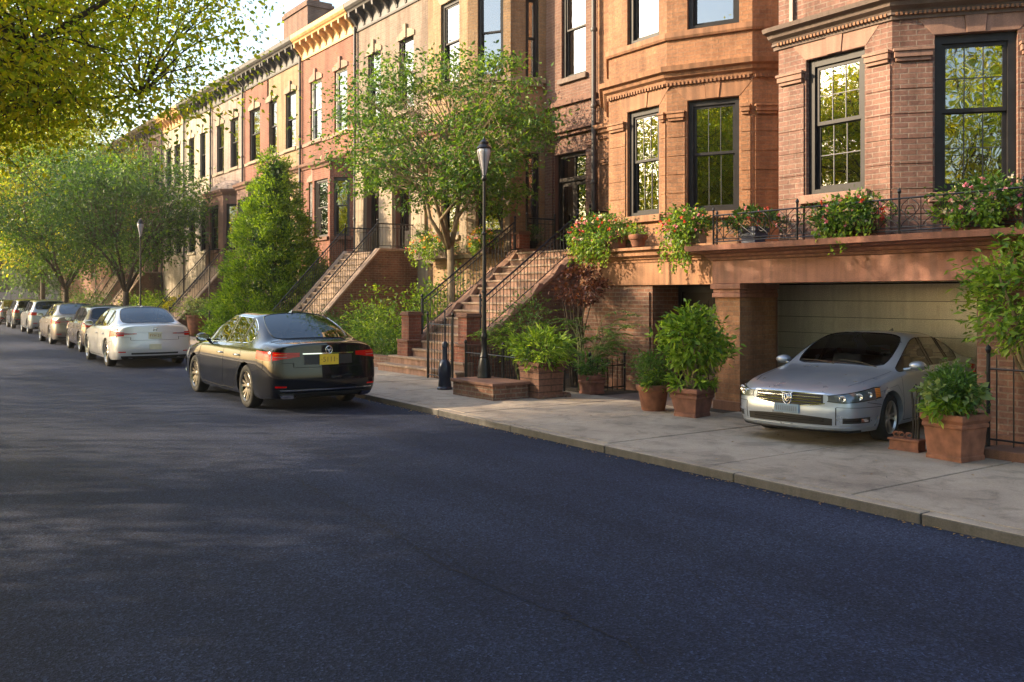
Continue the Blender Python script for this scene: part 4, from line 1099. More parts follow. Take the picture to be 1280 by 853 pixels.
mb = MB(); P3 = [(10.915, 4.6), (10.915, 9.68)]
mb.sweep([(12.0, 4.83), (10.915, 4.83), (10.915, 9.66), (11.6, 9.66)], [(-.3, 0), (.03, 0), (.035, .04), (.07, .05), (.08, .09), (.17, .11), (.18, .13), (.30, .145), (.31, .225), (-.3, .23)], 2.443); mb.build('ledge_moulding', M['stone_red'], gA)
mb = MB(); mb.box(11.1, 13.9, 4.7, 9.66, 2.50, 2.668); mb.build('balcony_floor', M['stone_dark'], gA)
mb = MB(); mb.box(11.805, 11.86, 9.14, 9.64, .05, 2.08); mb.build('carport_wall', M['stone_brown'], gA); mb = MB(); mb.box(12.75, 13.9, 10.9, 10.93, .05, 2.08); mb.build('carport_wall', M['stone_ceiling'], gA)
gA_kids = None
mb = MB(); mb.box(11.8, 14.1, 5.46, 5.515, .05, 2.09); mb.build('carport_wall', M['stone_ceiling'], gA)
mb = MB(); mb.box(11.30, 22, -3, 4.83, .05, 2.66); mb.box(13.95, 22, 4.83, 9.5, .05, 2.66); mb.build('basement_wall', M['brick_brown'], gA)
# cream sectional door
DX = 13.42
gd = MB(); z = .13; nrow = 7; hh = (2.08 - .13) / nrow
for i in range(nrow):
    gd.box(DX, DX + .05, 5.52, 10.88, z + .004, z + hh - .004)
    npan = 9; pw = (10.88 - 5.52) / npan
    for k in range(npan):
        y0 = 5.52 + k * pw
        gd.box(DX - .022, DX + .01, y0 + .06, y0 + pw - .06, z + .06, z + hh - .06); gd.box(DX - .010, DX + .01, y0 + .03, y0 + pw - .03, z + .03, z + hh - .03)
    z += hh
gd.build('garage_door', M['paint_cream'], gA, bevel=.004)
mb = MB(); mb.box(DX + .06, DX + .1, 5.4, 11, .05, 2.2); mb.build('door_backing', M['room'], gA)

# ---------------- house B: orange brick bay
planB = [(13.4, 9.53), (13.29, 10.19), (12.89, 10.48), (12.2, 11.9), (12.2, 13.5), (13.3, 14.7), (15.0, 15.0), (15.0, 17.0)]
fB = [frame(p, q) for p, q in zip(planB, planB[1:])]
def sAt(fr, px):   # distance along a facet seen at image column px
    (p, t, n) = fr; u = (px - 640) / 1129; dx, dy = S_ + C_ * u, C_ - S_ * u
    # p + t s = k d  ->  cross
    return (p[1] * dx - p[0] * dy) / (t[0] * dy - t[1] * dx)
a0, a1 = sAt(fB[2][0], 924), sAt(fB[2][0], 859); b0, b1 = sAt(fB[3][0], 824), sAt(fB[3][0], 784)
st = M['stone_orange']
opB = {2: [(a0, a1, 3.42, 5.47, dict(near, lintel=st, sill=st, dress='both', fw=.09, grid=(3, 1))), (a0, a1, 6.78, 8.9, dict(near, lintel=st, sill=None, dress='curtain', fw=.09))],
       3: [(b0, b1, 3.42, 5.47, dict(near, lintel=st, sill=st, dress='curtain', fw=.09, grid=(3, 1))), (b0, b1, 6.78, 8.9, dict(near, lintel=st, sill=None, dress='blind', fw=.09))]}
B_ = house('brick_row_house', 'orange brick row house with a three-sided bay and moulded stone bands beside a dark downpipe', planB, 2.73, 12.2, M['brick_orange'], opB)
for (fr, ln), rg in ((fB[1], ((.05, .44),)), (fB[2], ((.03, a0 - .04), (a1 + .04, fB[2][1] - .02))), (fB[3], ((.02, b0 - .04), (b1 + .04, fB[3][1] - .03))), (fB[6], ((.2, 1.9),))):
    piers(B_, fr, rg, 2.75, 5.10, M['brick_orange'], st)
mb = MB(); mb.sweep(planB, [(-.05, 0), (.03, 0), (.04, .05), (.10, .09), (.12, .15), (.19, .18), (.21, .27), (-.05, .30)], 5.83); mb.build('belt_course', st, B_)
mb = MB(); mb.sweep(planB, [(-.05, 0), (.05, 0), (.07, .04), (.07, .13), (-.05, .15)], 6.62); mb.build('sill_course', st, B_)
for fr, ln in fB: dentils(B_, fr, ln, 5.77, 5.827, .06, .035, .075, st)
cornice(B_, planB[1:], 11.9, M['paint_dark'])
pipe(B_, 14.85, 16.98, .1, 11.9, M['paint_dark'], .065)
# basement storey of B (parts of the same house)
mb = MB(); fr, ln = frame((11.87, 9.66), (11.87, 13.9)); wall_seg(mb, fr, ln, .05, 2.08, [(.62, 2.28, .05, 2.079)], .80); mb.quad((11.87, 13.9, .05), (13.4, 13.9, .05), (13.4, 13.9, 2.7), (11.87, 13.9, 2.7)); mb.build('basement_wall', M['brick_old'], B_)
mb = MB(); rustic(mb, fr, 2.33, 3.32, .3, 1.95, .04, .28); mb.build('basement_pier', M['brick_old'], B_)
mb = MB(); mb.obox(fr, 2.3, 3.36, .05, .3, -.02, .09); mb.build('pier_base', M['stone_brown'], B_, bevel=.01)
mb = MB(); mb.box(11.82, 12.2, 9.66, 13.95, 2.082, 2.50); mb.build('entablature', st, B_, bevel=.006)
mb = MB(); mb.sweep([(11.82, 9.68), (11.82, 13.95), (13.2, 13.95)], [(-.4, 0), (.02, 0), (.03, .04), (.07, .06), (.08, .10), (.16, .12), (.17, .20), (.25, .22), (.25, .27), (-.4, .275)], 2.503); mb.build('ledge', st, B_)
mb = MB(); mb.prism([(11.9, 9.66), (11.9, 13.9), (15, 13.9), (15, 9.66)], 2.60, 2.785); mb.build('bay_floor', M['stone_brown'], B_)
d = MB(); d.obox(fr, .63, .72, .12, 2.07, -.75, -.67); d.obox(fr, 2.18, 2.27, .12, 2.07, -.75, -.67); d.obox(fr, .72, 2.18, 1.95, 2.07, -.75, -.67); do = d.build('basement_door', M['paint_black'], B_)
d = MB(); d.obox(fr, .63, 2.27, .06, 2.07, -.79, -.76); d.build('door_backing', M['room'], do)
d = MB()
for s0, s1 in ((.73, 1.447), (1.453, 2.17)):
    d.obox(fr, s0, s1, .13, 1.94, -.74, -.70)
    for c, e in ((.25, .80), (.90, 1.80)): d.obox(fr, s0 + .1, s1 - .1, c, e, -.70, -.685); d.obox(fr, s0 + .14, s1 - .14, c + .04, e - .04, -.686, -.675)
d.build('door_leaf', M['door_wood'], do)
mb = MB(); mb.box(13.3, 13.4, 11.0, 14.5, .05, 2.7); mb.build('back_wall', M['room'], B_)

# ---------------- house C: brown brick entrance house
planC = [(15, 17.02), (15, 19.10)]
o = dict(near, dress='none', fw=.08)
C_op = {0: [(.42, 1.70, 3.02, 5.60, None), (.45, 1.42, 7.55, 10.0, dict(o, lintel=M['stone_brown'], sill=M['stone_dark'], dress='curtain'))]}
Ch = house('brick_row_house', 'narrow brown brick house with the tall transomed entrance at the head of the nearest stoop', planC, .05, 12.2, M['brick_brown'], C_op)
fr, ln = frame(*planC)
mb = MB(); mb.obox(fr, .0, 2.08, 6.05, 6.135, -.03, .10); mb.obox(fr, .0, 2.08, 6.135, 6.22, -.03, .18); mb.build('belt_course', M['stone_brown'], Ch)
mb = MB(); mb.obox(fr, .0, 2.08, 6.85, 6.97, -.03, .09); mb.build('upper_belt', M['stone_brown'], Ch)
piers(Ch, fr, ((.05, .38), (1.74, 2.05)), 3.0, 5.6, M['brick_brown'], M['stone_brown'], .06)
def entrance(root, fr, a, b, z0, z1, rev=.45, mat=None, glassy=True):
    mat = mat or M['door_wood']; mb = MB(); zt = z0 + (z1 - z0) * .72
    mb.obox(fr, a + .003, a + .09, z0, z1 - .003, -rev, -rev + .1); mb.obox(fr, b - .09, b - .003, z0, z1 - .003, -rev, -rev + .1); mb.obox(fr, a + .09, b - .09, z1 - .10, z1 - .003, -rev, -rev + .098); mb.obox(fr, a + .09, b - .09, zt, zt + .10, -rev, -rev + .12)
    mb.obox(fr, (a + b) / 2 - .02, (a + b) / 2 + .02, zt + .1, z1 - .1, -rev, -rev + .06)
    f = mb.build('door_frame', mat, root)
    t = MB(); t.obox(fr, a + .09, b - .09, zt + .1, z1 - .1, -rev + .02, -rev + .028); t.build('transom_pane', M['pane'], f)
    c = (a + b) / 2
    for s0, s1 in ((a + .092, c - .004), (c + .004, b - .092)):
        d = MB(); w = .09; d.obox(fr, s0, s0 + w, z0 + .02, zt - .003, -rev + .01, -rev + .055); d.obox(fr, s1 - w, s1, z0 + .02, zt - .003, -rev + .01, -rev + .055)
        d.obox(fr, s0 + w, s1 - w, z0 + .02, z0 + .75, -rev + .012, -rev + .04); d.obox(fr, s0 + w + .04, s1 - w - .04, z0 + .12, z0 + .62, -rev + .04, -rev + .052); d.obox(fr, s0 + w, s1 - w, zt - .12, zt - .003, -rev + .01, -rev + .054)
        dd = d.build('door', mat, root)
        g = MB(); g.obox(fr, s0 + w, s1 - w, z0 + .75, zt - .12, -rev + .02, -rev + .028); g.build('door_pane', M['pane'], dd)
    r = MB(); r.obox(fr, a - .1, b + .1, z0, z1, -rev - 1.2, -rev - 1.15); r.obox(fr, a - .1, a - .05, z0, z1, -rev - 1.2, -rev); r.obox(fr, b + .05, b + .1, z0, z1, -rev - 1.2, -rev); r.build('hallway', M['room'], root)
    h = MB(); a += .002; b -= .002; z1 -= .002
    h.quad(W3(fr, a, z0), W3(fr, a, z1), W3(fr, a, z1, -rev), W3(fr, a, z0, -rev)); h.quad(W3(fr, b, z0), W3(fr, b, z1), W3(fr, b, z1, -rev), W3(fr, b, z0, -rev)); h.quad(W3(fr, a, z1), W3(fr, b, z1), W3(fr, b, z1, -rev), W3(fr, a, z1, -rev))
    h.build('door_reveal', M['stone_brown'], root)
entrance(Ch, fr, .42, 1.70, 3.02, 5.60, rev=.22)
cornice(Ch, planC, 11.9, M['paint_dark'])

# ---------------- house D: buff bay
planD = [(15, 19.12), (14.06, 19.42), (13.4, 20.5), (13.4, 22.3), (14.3, 23.2), (15, 23.4), (15, 25.28)]
fD = [frame(p, q) for p, q in zip(planD, planD[1:])]
sb = M['stone_buff']; wd = dict(near, lintel=sb, sill=sb, fw=.08)
c0, c1 = sAt(fD[1][0], 629), sAt(fD[1][0], 597); e0, e1 = sAt(fD[2][0], 574), sAt(fD[2][0], 551); g0, g1 = sAt(fD[0][0], 674), sAt(fD[0][0], 657)
D_op = {0: [(g0, g1, 7.6, 9.9, wd), (g0, g1, 3.5, 5.7, wd)], 1: [(c0, c1, 3.55, 5.75, dict(wd, grid=(2, 2))), (c0, c1, 7.75, 10.1, dict(wd, dress='none'))], 2: [(e0, e1, 3.55, 5.75, wd), (e0, e1, 7.75, 10.1, dict(wd, dress='blind'))]}
D = house('brick_row_house', 'buff yellow brick bay-fronted house right behind the street tree', planD, .05, 12.4, M['brick_yellow'], D_op)
mb = MB(); mb.sweep(planD, [(-.05, 0), (.04, 0), (.06, .06), (.12, .10), (.14, .18), (.22, .22), (.23, .30), (-.05, .32)], 6.35); mb.build('belt_course', M['stone_brown'], D)
mb = MB(); mb.sweep(planD, [(-.05, 0), (.06, 0), (.06, .14), (-.05, .16)], 7.58); mb.build('sill_course', sb, D)
mb = MB(); mb.sweep(planD, [(-.05, 0), (.10, 0), (.12, .10), (-.05, .12)], 2.9); mb.build('water_table', sb, D)
for (fr, ln), rg in ((fD[1], ((.02, c0 - .05), (c1 + .05, fD[1][1] - .02))), (fD[2], ((.02, e0 - .05), (e1 + .05, fD[2][1] - .02)))):
    for s0, s1 in rg:
        if s1 - s0 > .06: piers(D, fr, ((s0, s1),), 3.05, 6.3, sb, None, .02, .30)
cornice(D, planD, 11.7, M['paint_gold'], h=1.1)

# ---------------- house E..L : flat fronts further along
def row_house(y0, y1, label, mat, low, split, wins, doors, corn, ptrim, lowwin=(), lint=None, X=15, ztop=12.3, fm=None, arch=True, cz=11.6, bay=None, pp=True, win_dress=('curtain', 'none')):
    fm = fm or M['paint_black']; lint = lint or M['stone_buff']
    plan = [(X, y0), (X, y1)]; L_ = y1 - y0; ops = []
    k = 0
    for a, b in wins: ops.append((a, b, 8.15, 10.6, dict(fm=fm, near=False, lintel=lint, sill=lint, arch=arch, pane=M['pane_far'], dress=win_dress[k % 2]))); k += 1
    for a, b in lowwin: ops.append((a, b, 4.25, 6.55, dict(fm=fm, near=False, lintel=lint, sill=lint, arch=arch, pane=M['pane_far'], dress='none')))
    for a, b, z in doors: ops.append((a, b, z, 6.5, None))
    h = house('brick_row_house', label, plan, .05, ztop, mat, {0: ops}, split=split, low=low)
    fr, ln = frame(*plan)
    for a, b, z in doors: entrance(h, fr, a, b, z, 6.5, rev=.3)
    mb = MB(); mb.sweep(plan, [(-.05, 0), (.05, 0), (.07, .06), (.16, .12), (.18, .22), (-.05, .25)], 7.05); mb.build('belt_course', ptrim, h)
    mb = MB(); mb.sweep(plan, [(-.05, 0), (.045, 0), (.045, .13), (-.05, .14)], 8.0); mb.build('sill_course', lint, h)
    cornice(h, plan, cz, corn)
    if pp: pipe(h, X - .10, y1 - .06, .1, 11.8, M['paint_dark'])
    return h, fr
E, frE = row_house(25.30, 30.46, 'light brick house with black bracketed cornice, left of the buff bay house', M['brick_light'], M['stone_buff'], 7.0, [(Yat(517, 15) - 25.3, Yat(499, 15) - 25.3), (Yat(476, 15) - 25.3, Yat(460, 15) - 25.3)],
          [(Yat(516, 15) - 25.3, Yat(494, 15) - 25.3, 3.35), (Yat(476, 15) - 25.3, Yat(458, 15) - 25.3, 3.35)], M['paint_dark'], M['stone_brown'])
piers(E, frE, ((.05, Yat(516, 15) - 25.35), (Yat(494, 15) - 25.25, Yat(476, 15) - 25.35), (Yat(458, 15) - 25.25, 5.1)), 3.3, 6.6, M['stone_buff'], M['stone_buff'], .10, .42)
F_, frF = row_house(30.5, 35.56, 'red brick house with an ochre bracketed cornice, right of the conical evergreen', M['brick_red'], M['brick_red'], 7.0, [(Yat(434, 15) - 30.5, Yat(418, 15) - 30.5), (Yat(402, 15) - 30.5, Yat(388, 15) - 30.5)], [], M['paint_gold'], M['stone_brown'],
          lowwin=[(Yat(400, 15) - 30.5, Yat(386, 15) - 30.5)], fm=M['paint_white'], lint=M['stone_pink'])
# F ground-floor bay
def low_bay(root, y0, y1, mat, trim, dome=False, X=15, fm=None):
    pl = [(X, y0), (X - .7, y0 + .55), (X - .7, y1 - .55), (X, y1)]
    mb = MB(); frs = [frame(p, q) for p, q in zip(pl, pl[1:])]
    for i, (fr, ln) in enumerate(frs):
        w = .62 if i == 1 else .3; c = ln / 2; k = 1 if ln > .75 else 0
        op = [(max(.1, c - w), min(ln - .1, c + w), 4.1, 6.3)]
        wall_seg(mb, fr, ln, .05, 6.9, op, .12)
        window(root, fr, *op[0], fm or M['paint_black'], near=False, sill=trim, lintel=None, pane=M['pane_far'], dress='none' if i != 1 else 'curtain')
    o = mb.build('bay', mat, root)
    t = MB(); t.sweep(pl, [(-.2, 0), (.05, 0), (.08, .08), (.16, .14), (.18, .24), (-.2, .26)], 6.75); t.prism(pl, 6.95, 7.02); t.build('bay_cornice', trim, o)
    if dome:
        d = MB(); cy = (y0 + y1) / 2; n = 12
        rows = []
        for i in range(5):
            a = i / 4 * math.pi / 2; rx, rz = .72 * math.cos(a), .55 * math.sin(a)
            rows.append([(X - rx * math.sin(math.pi * j / n) - .0, cy - (y1 - y0) / 2 * math.cos(math.pi * j / n) * math.cos(a * .9), 7.02 + rz) for j in range(n + 1)])
        d.add([p for r in rows for p in r], [(i * 13 + j, i * 13 + j + 1, (i + 1) * 13 + j + 1, (i + 1) * 13 + j) for i in range(4) for j in range(n)])
        d.build('bay_dome', M['brick_mauve'], o, smooth=True)
low_bay(F_, 30.7, 33.4, M['brick_red'], M['stone_brown'], fm=M['paint_dark'])
G1, _ = row_house(35.6, 39.2, 'narrow ochre brick house with two tall windows beside the red brick one', M['brick_yellow'], M['brick_yellow'], 7.0, [(Yat(370, 15) - 35.6, Yat(357, 15) - 35.6), (Yat(346, 15) - 35.6, Yat(334, 15) - 35.6)], [], M['paint_dark'], M['stone_brown'], lowwin=[(1.2, 2.3)], pp=False)
G2, _ = row_house(39.24, 42.46, 'reddish brick house with dark cornice and one wide upper window above the evergreen', M['brick_red'], M['brick_brown'], 7.0, [(Yat(325, 15) - 39.24, Yat(312, 15) - 39.24)], [], M['paint_dark'], M['stone_brown'])
low_bay(G2, 39.4, 42.0, M['brick_brown'], M['stone_brown'])
H, _ = row_house(42.5, 47.26, 'pale mauve brick house with a brown ground-floor bay under a rounded hood', M['brick_mauve'], M['brick_mauve'], 7.0, [(Yat(298, 15) - 42.5, Yat(288, 15) - 42.5), (Yat(280, 15) - 42.5, Yat(271, 15) - 42.5)], [], M['paint_dark'], M['stone_brown'])
low_bay(H, 42.8, 46.6, M['stone_brown'], M['stone_brown'], dome=True)
I_, _ = row_house(47.3, 51.96, 'cream brick house with dark windows, right of a thin brown downpipe', M['brick_cream'], M['brick_cream'], 7.0, [(Yat(257, 15) - 47.3, Yat(250, 15) - 47.3), (Yat(243, 15) - 47.3, Yat(236, 15) - 47.3)], [], M['paint_dark'], M['stone_cream'], lint=M['stone_cream'], lowwin=[(.7, 1.9), (2.8, 4.0)])
J, _ = row_house(52.0, 56.5, 'cream brick house half hidden by the far trees, with an ochre cornice', M['brick_cream'], M['brick_cream'], 7.0, [(.9, 2.1), (2.7, 3.8)], [], M['paint_gold'], M['stone_cream'], lint=M['stone_cream'], lowwin=[(.7, 1.9), (2.7, 3.8)])
K, _ = row_house(56.54, 62, 'reddish brown house beyond the cream ones, seen through the far trees', M['brick_brown'], M['brick_brown'], 7.0, [(.9, 2.1), (3.2, 4.3)], [(1.0, 2.2, 3.3)], M['paint_brown'], M['stone_brown'], lowwin=[(3.2, 4.3)])
for i, (y0, y1, mt, lb) in enumerate(((62.04, 68, 'brick_red', 'red brick house far down the row behind the parked cars'), (68.04, 75, 'brick_brown', 'dark brown house near the far end of the row'), (75.04, 90, 'brick_mauve', 'pinkish house closing the far end of the row'))):
    row_house(y0, y1, lb, M[mt], M['stone_brown'], 7.0, [(1, 2.2), (3.4, 4.6)], [(1.0, 2.2, 3.3)], M['paint_brown'], M['stone_brown'], lowwin=[(3.4, 4.6)])
# street-end building
eb = thing('brick_row_house', 'pinkish building closing the street at its far end, left behind the cars', 'house', group='brick row houses along the street')
mb = MB(); fr, ln = frame((26, 118), (-14, 122)); ops = [(2 + i * 3.2, 3.4 + i * 3.2, z, z + 2.2) for i in range(11) for z in (2.2, 6.0, 9.6)]
wall_seg(mb, fr, ln, 0, 13, ops, .2); mb.quad((26, 118, 13), (-14, 122, 13), (-14, 130, 13), (26, 130, 13)); mb.build('wall', M['brick_mauve'], eb)
for o in ops:
    w = MB(); w.obox(fr, o[0], o[1], o[2], o[3], -.3, -.2); w.build('window', M['paint_black'], eb)
# chimneys, pitched roof behind
mb = MB(); x0, y0 = 16.6, 37.6; 
ch = MB(); ch.box(16.4, 17.6, 38.2, 41.0, 12.2, 14.9); ch.box(16.33, 17.67, 38.13, 41.07, 14.9, 15.08); ch.box(16.4, 17.6, 38.2, 41.0, 15.083, 15.2)
o = ch.build('chimney', M['brick_brown'], G1)
cm = MB()
for yy in (38.6, 39.4, 40.2): cm.lathe([(.16, 0), (.14, .3), (.17, .34)], (17, yy, 15.2), 12)
cm.build('chimney_pot', M['terracotta'], o, smooth=True, sharp=40)
mb = MB(); mb.add([(15.2, 56.6, 12.4), (15.2, 66, 12.4), (19, 66, 15.4), (19, 56.6, 15.4), (22, 56.6, 12.4), (22, 66, 12.4)], [(0, 1, 2, 3), (3, 2, 5, 4), (0, 3, 4), (1, 5, 2)]); mb.build('pitched_roof', M['roof_brown'], K)
# ------------------------------------------------------------------ stoops
def railing(pts, parent, mat, h=.86, step=.115, name='railing', low=.09, r=.017, posts=True):
    """pts: 3D foot line; one railing = top rail, low rail, balusters, end posts"""
    mb = MB(); P2 = [Vector(p) for p in pts]; up = Vector((0, 0, 1))
    mb.tube([p + up * h for p in P2], r * 1.25, 8); mb.tube([p + up * low for p in P2], r * .7, 6); mb.tube([p + up * (h - .13) for p in P2], r * .6, 6)
    for a, b in zip(P2, P2[1:]):
        ln = (b - a).length; n = max(1, int(ln / step))
        for i in range(n):
            p = a.lerp(b, (i + .5) / n); mb.tube([p + up * low, p + up * h], r * .48, 5, cap=False)
    if posts:
        for p in (P2[0], P2[-1]):
            mb.tube([p, p + up * (h + .07)], r * 1.5, 8); mb.lathe([(.001, .09), (.025, .07), (.034, .04), (.025, .01), (.012, 0)], p + up * (h + .07), 10)
    return mb.build(name, mat, parent)
def stoop(label, x0, xt, xw, y0, y1, zt, n, wide=None, mat=None, trim=None, piers=True, blue=False, closed=False):
    mat = mat or M['brick_old']; trim = trim or M['stone_tread']
    root = thing('stoop', label, 'stoop', group='front stoops'); root.location = (0, 0, 0)
    zb = .06; rise = (zt - .12) / n; run = (xt - x0) / n; ck = .30
    st_ = MB(); rs = MB()
    wa, wb = wide or (0, 0)
    for i in range(n):
        a, b = (y0 + ck + .004, y1 - ck - .004)
        xs = x0 + i * run
        if wide and i < 3: a, b = y0 - wa * (3 - i) / 3, y1 + wb * (3 - i) / 3; 
        zz = .12 + (i + 1) * rise
        xe = xt + .02 if not (wide and i < 3) else x0 + 3 * run + .02
        rs.box(xs + .02, xs + run + .03, a + .01, b - .01, zb if i < 3 else zz - rise - .1, zz - .04)
        st_.box(xs - .012, xs + run + .025, a - .01 * (wide is not None and i < 3), b + .01 * (wide is not None and i < 3), zz - .045, zz)
    rs.build('riser', trim if wide is None else M['stone_pink'], root); st_.build('tread', M['stone_tread'], root, bevel=.006)
    ld = MB(); ld.box(xt + .02, xw - .01, y0 + ck + .002, y1 - ck - .002, zt - .12, zt); ld.build('landing', M['stone_tread'], root, bevel=.006)
    xc = x0 + 3 * run + .05 if wide else x0 + .1
    slope = rise / run
    for (a, b) in ((y0, y0 + ck), (y1 - ck, y1)):
        w = MB(); zc = .12 + (xc - x0) * slope + .10
        w.prism_y([(xc, zb), (xw - .01, zb), (xw - .01, zt + .02), (xt, zt + .02), (xc, zc)], a, b)
        wo = w.build('cheek_wall', mat, root)
        # coping with scroll-like steps
        c = MB(); k = 5; pts = []
        c.prism_y([(xc, zc + .003), (xt, zt + .023), (xw - .012, zt + .023), (xw - .012, zt + .11), (xt, zt + .11), (xc, zc + .09)], a - .03, b + .03)
        if wide:
            for j in range(k):
                xx = xc + (xt - xc) * (j + .55) / k; z1 = zc + (zt - zc + .02) * (j + .55) / k + .085
                c.prism_y([(xx - .16, z1 - .16 * slope - .01), (xx + .16, z1 + .16 * slope - .01), (xx + .17, z1 + .16 * slope + .035), (xx + .06, z1 + .16 * slope + .035), (xx - .02, z1 + .05), (xx - .12, z1 - .07)], a - .02, b + .02)
        c.build('coping', trim if not wide else M['stone_pink'], root, bevel=.01)
        if piers:
            for (px_, pz, ph) in ((xc - .17, zb, (1.42 if wide else 1.15) - zb), (xt + .02, zt + .11, .36)):
                p = MB(); ym = (a + b) / 2; hw = .17
                p.box(px_ - hw, px_ + hw, ym - hw, ym + hw, pz, pz + ph)
                if pz == zb: p.box(px_ - hw - .07, px_ + hw + .07, ym - hw - .07, ym + hw + .07, pz, .80); 
                po = p.build('pier', M['brick_red'] if wide else mat, root)
                q = MB(); q.box(px_ - hw - .035, px_ + hw + .035, ym - hw - .035, ym + hw + .035, pz + ph + .002, pz + ph + .05); q.box(px_ - hw - .01, px_ + hw + .01, ym - hw - .01, ym + hw + .01, pz + ph + .052, pz + ph + .09)
                if pz == zb: q.box(px_ - hw - .09, px_ + hw + .09, ym - hw - .09, ym + hw + .09, .802, .86)
                q.build('pier_cap', M['stone_brown'] if wide else trim, po, bevel=.012)
        ym = (a + b) / 2; s = zt + .11; xr = xc + (.12 if piers else 0); z_at = lambda x: zc + .09 + (x - xc) * (zt + .11 - zc - .09) / (xt - xc)
        railing([(xr, ym, z_at(xr)), (xt - .16 * piers, ym, z_at(xt - .16 * piers))], root, M['iron_blue'] if blue else M['iron'], h=.80)
        railing([(xt + .22 * piers, ym, s), (xw - .06, ym, s)], root, M['iron'], h=.80)
    return root
stoop('nearest stoop, red-brown stone with brick end piers, scrolled copings and a flared bottom step', 10.02, 13.8, 15.0, 16.02, 18.80, 2.98, 16, wide=(.25, .45), mat=M['brick_brown'], blue=True)
stoop('second stoop, old brick cheek walls and triple black rails, right of the conical evergreen', 10.75, 13.6, 15.0, 25.95, 28.6, 3.30, 17, piers=False)
stoop('third stoop beyond the conical evergreen, dark brick with thin black railings', 11.2, 13.8, 15.0, 41.4, 44.0, 3.2, 16, piers=False)
stoop('far stoop with tan cheek walls behind the spreading dark tree', 11.9, 14.0, 15.0, 56.8, 59.4, 3.2, 16, piers=False)
stoop('farthest visible stoop, reddish, beyond the parked cars', 12.2, 14.0, 15.0, 62.6, 64.8, 3.2, 16, piers=False, mat=M['stone_red'])

# gate and area fences by the nearest stoop
def fence(label, pts, h, z, step=.11, name='iron_fence', cat='fence', group=None, mat=None):
    root = thing(name, label, cat, (pts[0][0], pts[0][1], 0), group=group); root.location = (0, 0, 0); mat = mat or M['iron']
    r = MB(); P2 = [Vector((x, y, z)) for x, y in pts]; up = Vector((0, 0, 1))
    for k in (.08, h - .12): r.tube([p + up * k for p in P2], .012, 6)
    r.build('rail', mat, root)
    b = MB(); 
    for a, c in zip(P2, P2[1:]):
        n = max(1, int((c - a).length / step))
        for i in range(n):
            p = a.lerp(c, (i + .5) / n); b.tube([p + up * .02, p + up * (h - .03), p + up * (h + .04)], [.008, .008, .001], 5)
    b.build('picket', mat, root)
    for p in P2: q = MB(); q.tube([p, p + up * (h + .05)], .022, 8); q.lathe([(.001, .10), (.025, .075), (.034, .045), (.022, .01), (.012, 0)], p + up * (h + .05), 10); q.build('post', mat, root)
    return root
fence('black iron gate standing half across the bottom step of the nearest stoop', [(9.93, 15.75), (9.93, 16.75)], 1.28, .12, name='iron_gate', cat='gate')
fence('low black railing between the nearest stoop and the lamp bed', [(10.15, 15.6), (10.1, 14.2), (9.9, 13.1), (10.6, 12.95)], .72, .12)
fence('low black railing behind the potted plants left of the terracotta pots', [(10.75, 12.4), (11.6, 12.4)], .6, .12)
fence('black iron railing on a stone kerb right of the far right planter', [(10.2, 5.02), (10.15, 3.0), (10.05, 1.0)], .98, .22, step=.17)
o = MB(); o.box(9.98, 10.4, .8, 4.98, .05, .225); tag(o.build('stone_edging', M['stone_brown'], bevel=.012), 'low brown stone edging under the right-hand iron railing', 'edging')

# balcony railing above the garage
br = thing('balcony_railing', 'ornate black wrought iron railing along the ledge above the garage door', 'railing', group=None)
mb = MB(); zl = 2.675; pts = [(10.82, 4.92), (10.82, 9.55), (11.3, 9.9)]
for k, r_ in ((.05, .010), (.09, .007), (.46, .013)): mb.tube([(x, y, zl + k) for x, y in pts], r_, 6)
mb.build('rail', M['iron'], br)
mb = MB(); y = 5.0; k = 0
while y < 9.5:
    w = .29; y1 = min(y + w, 9.52)
    for sgn in (0, 1):
        n = 12; arc = []
        for i in range(n + 1):
            t = i / n; yy = y + (y1 - y) * (.5 + (.42 * math.cos(math.pi * t * 1.5)) * (1 if sgn else -1)); arc.append((10.82, yy, zl + .09 + .37 * t))
        mb.tube(arc, .006, 5, cap=False)
    if k % 2 == 0:
        cy, cz = (y + y1) / 2, zl + .27; mb.tube([(10.82, cy + .07 * math.cos(a), cz + .10 * math.sin(a)) for a in [2 * math.pi * i / 14 for i in range(15)]], .006, 5, cap=False)
    mb.tube([(10.82, y, zl + .06), (10.82, y, zl + .46)], .007, 5); y += w; k += 1
mb.build('scrollwork', M['iron'], br)
for x, y in pts + [(10.82, 6.45), (10.82, 8.0)]:
    q = MB(); q.tube([(x, y, zl - .01), (x, y, zl + .53)], .015, 8); q.lathe([(.001, .08), (.02, .055), (.026, .03), (.018, .01), (.012, 0)], (x, y, zl + .52), 10); q.build('post', M['iron'], br)

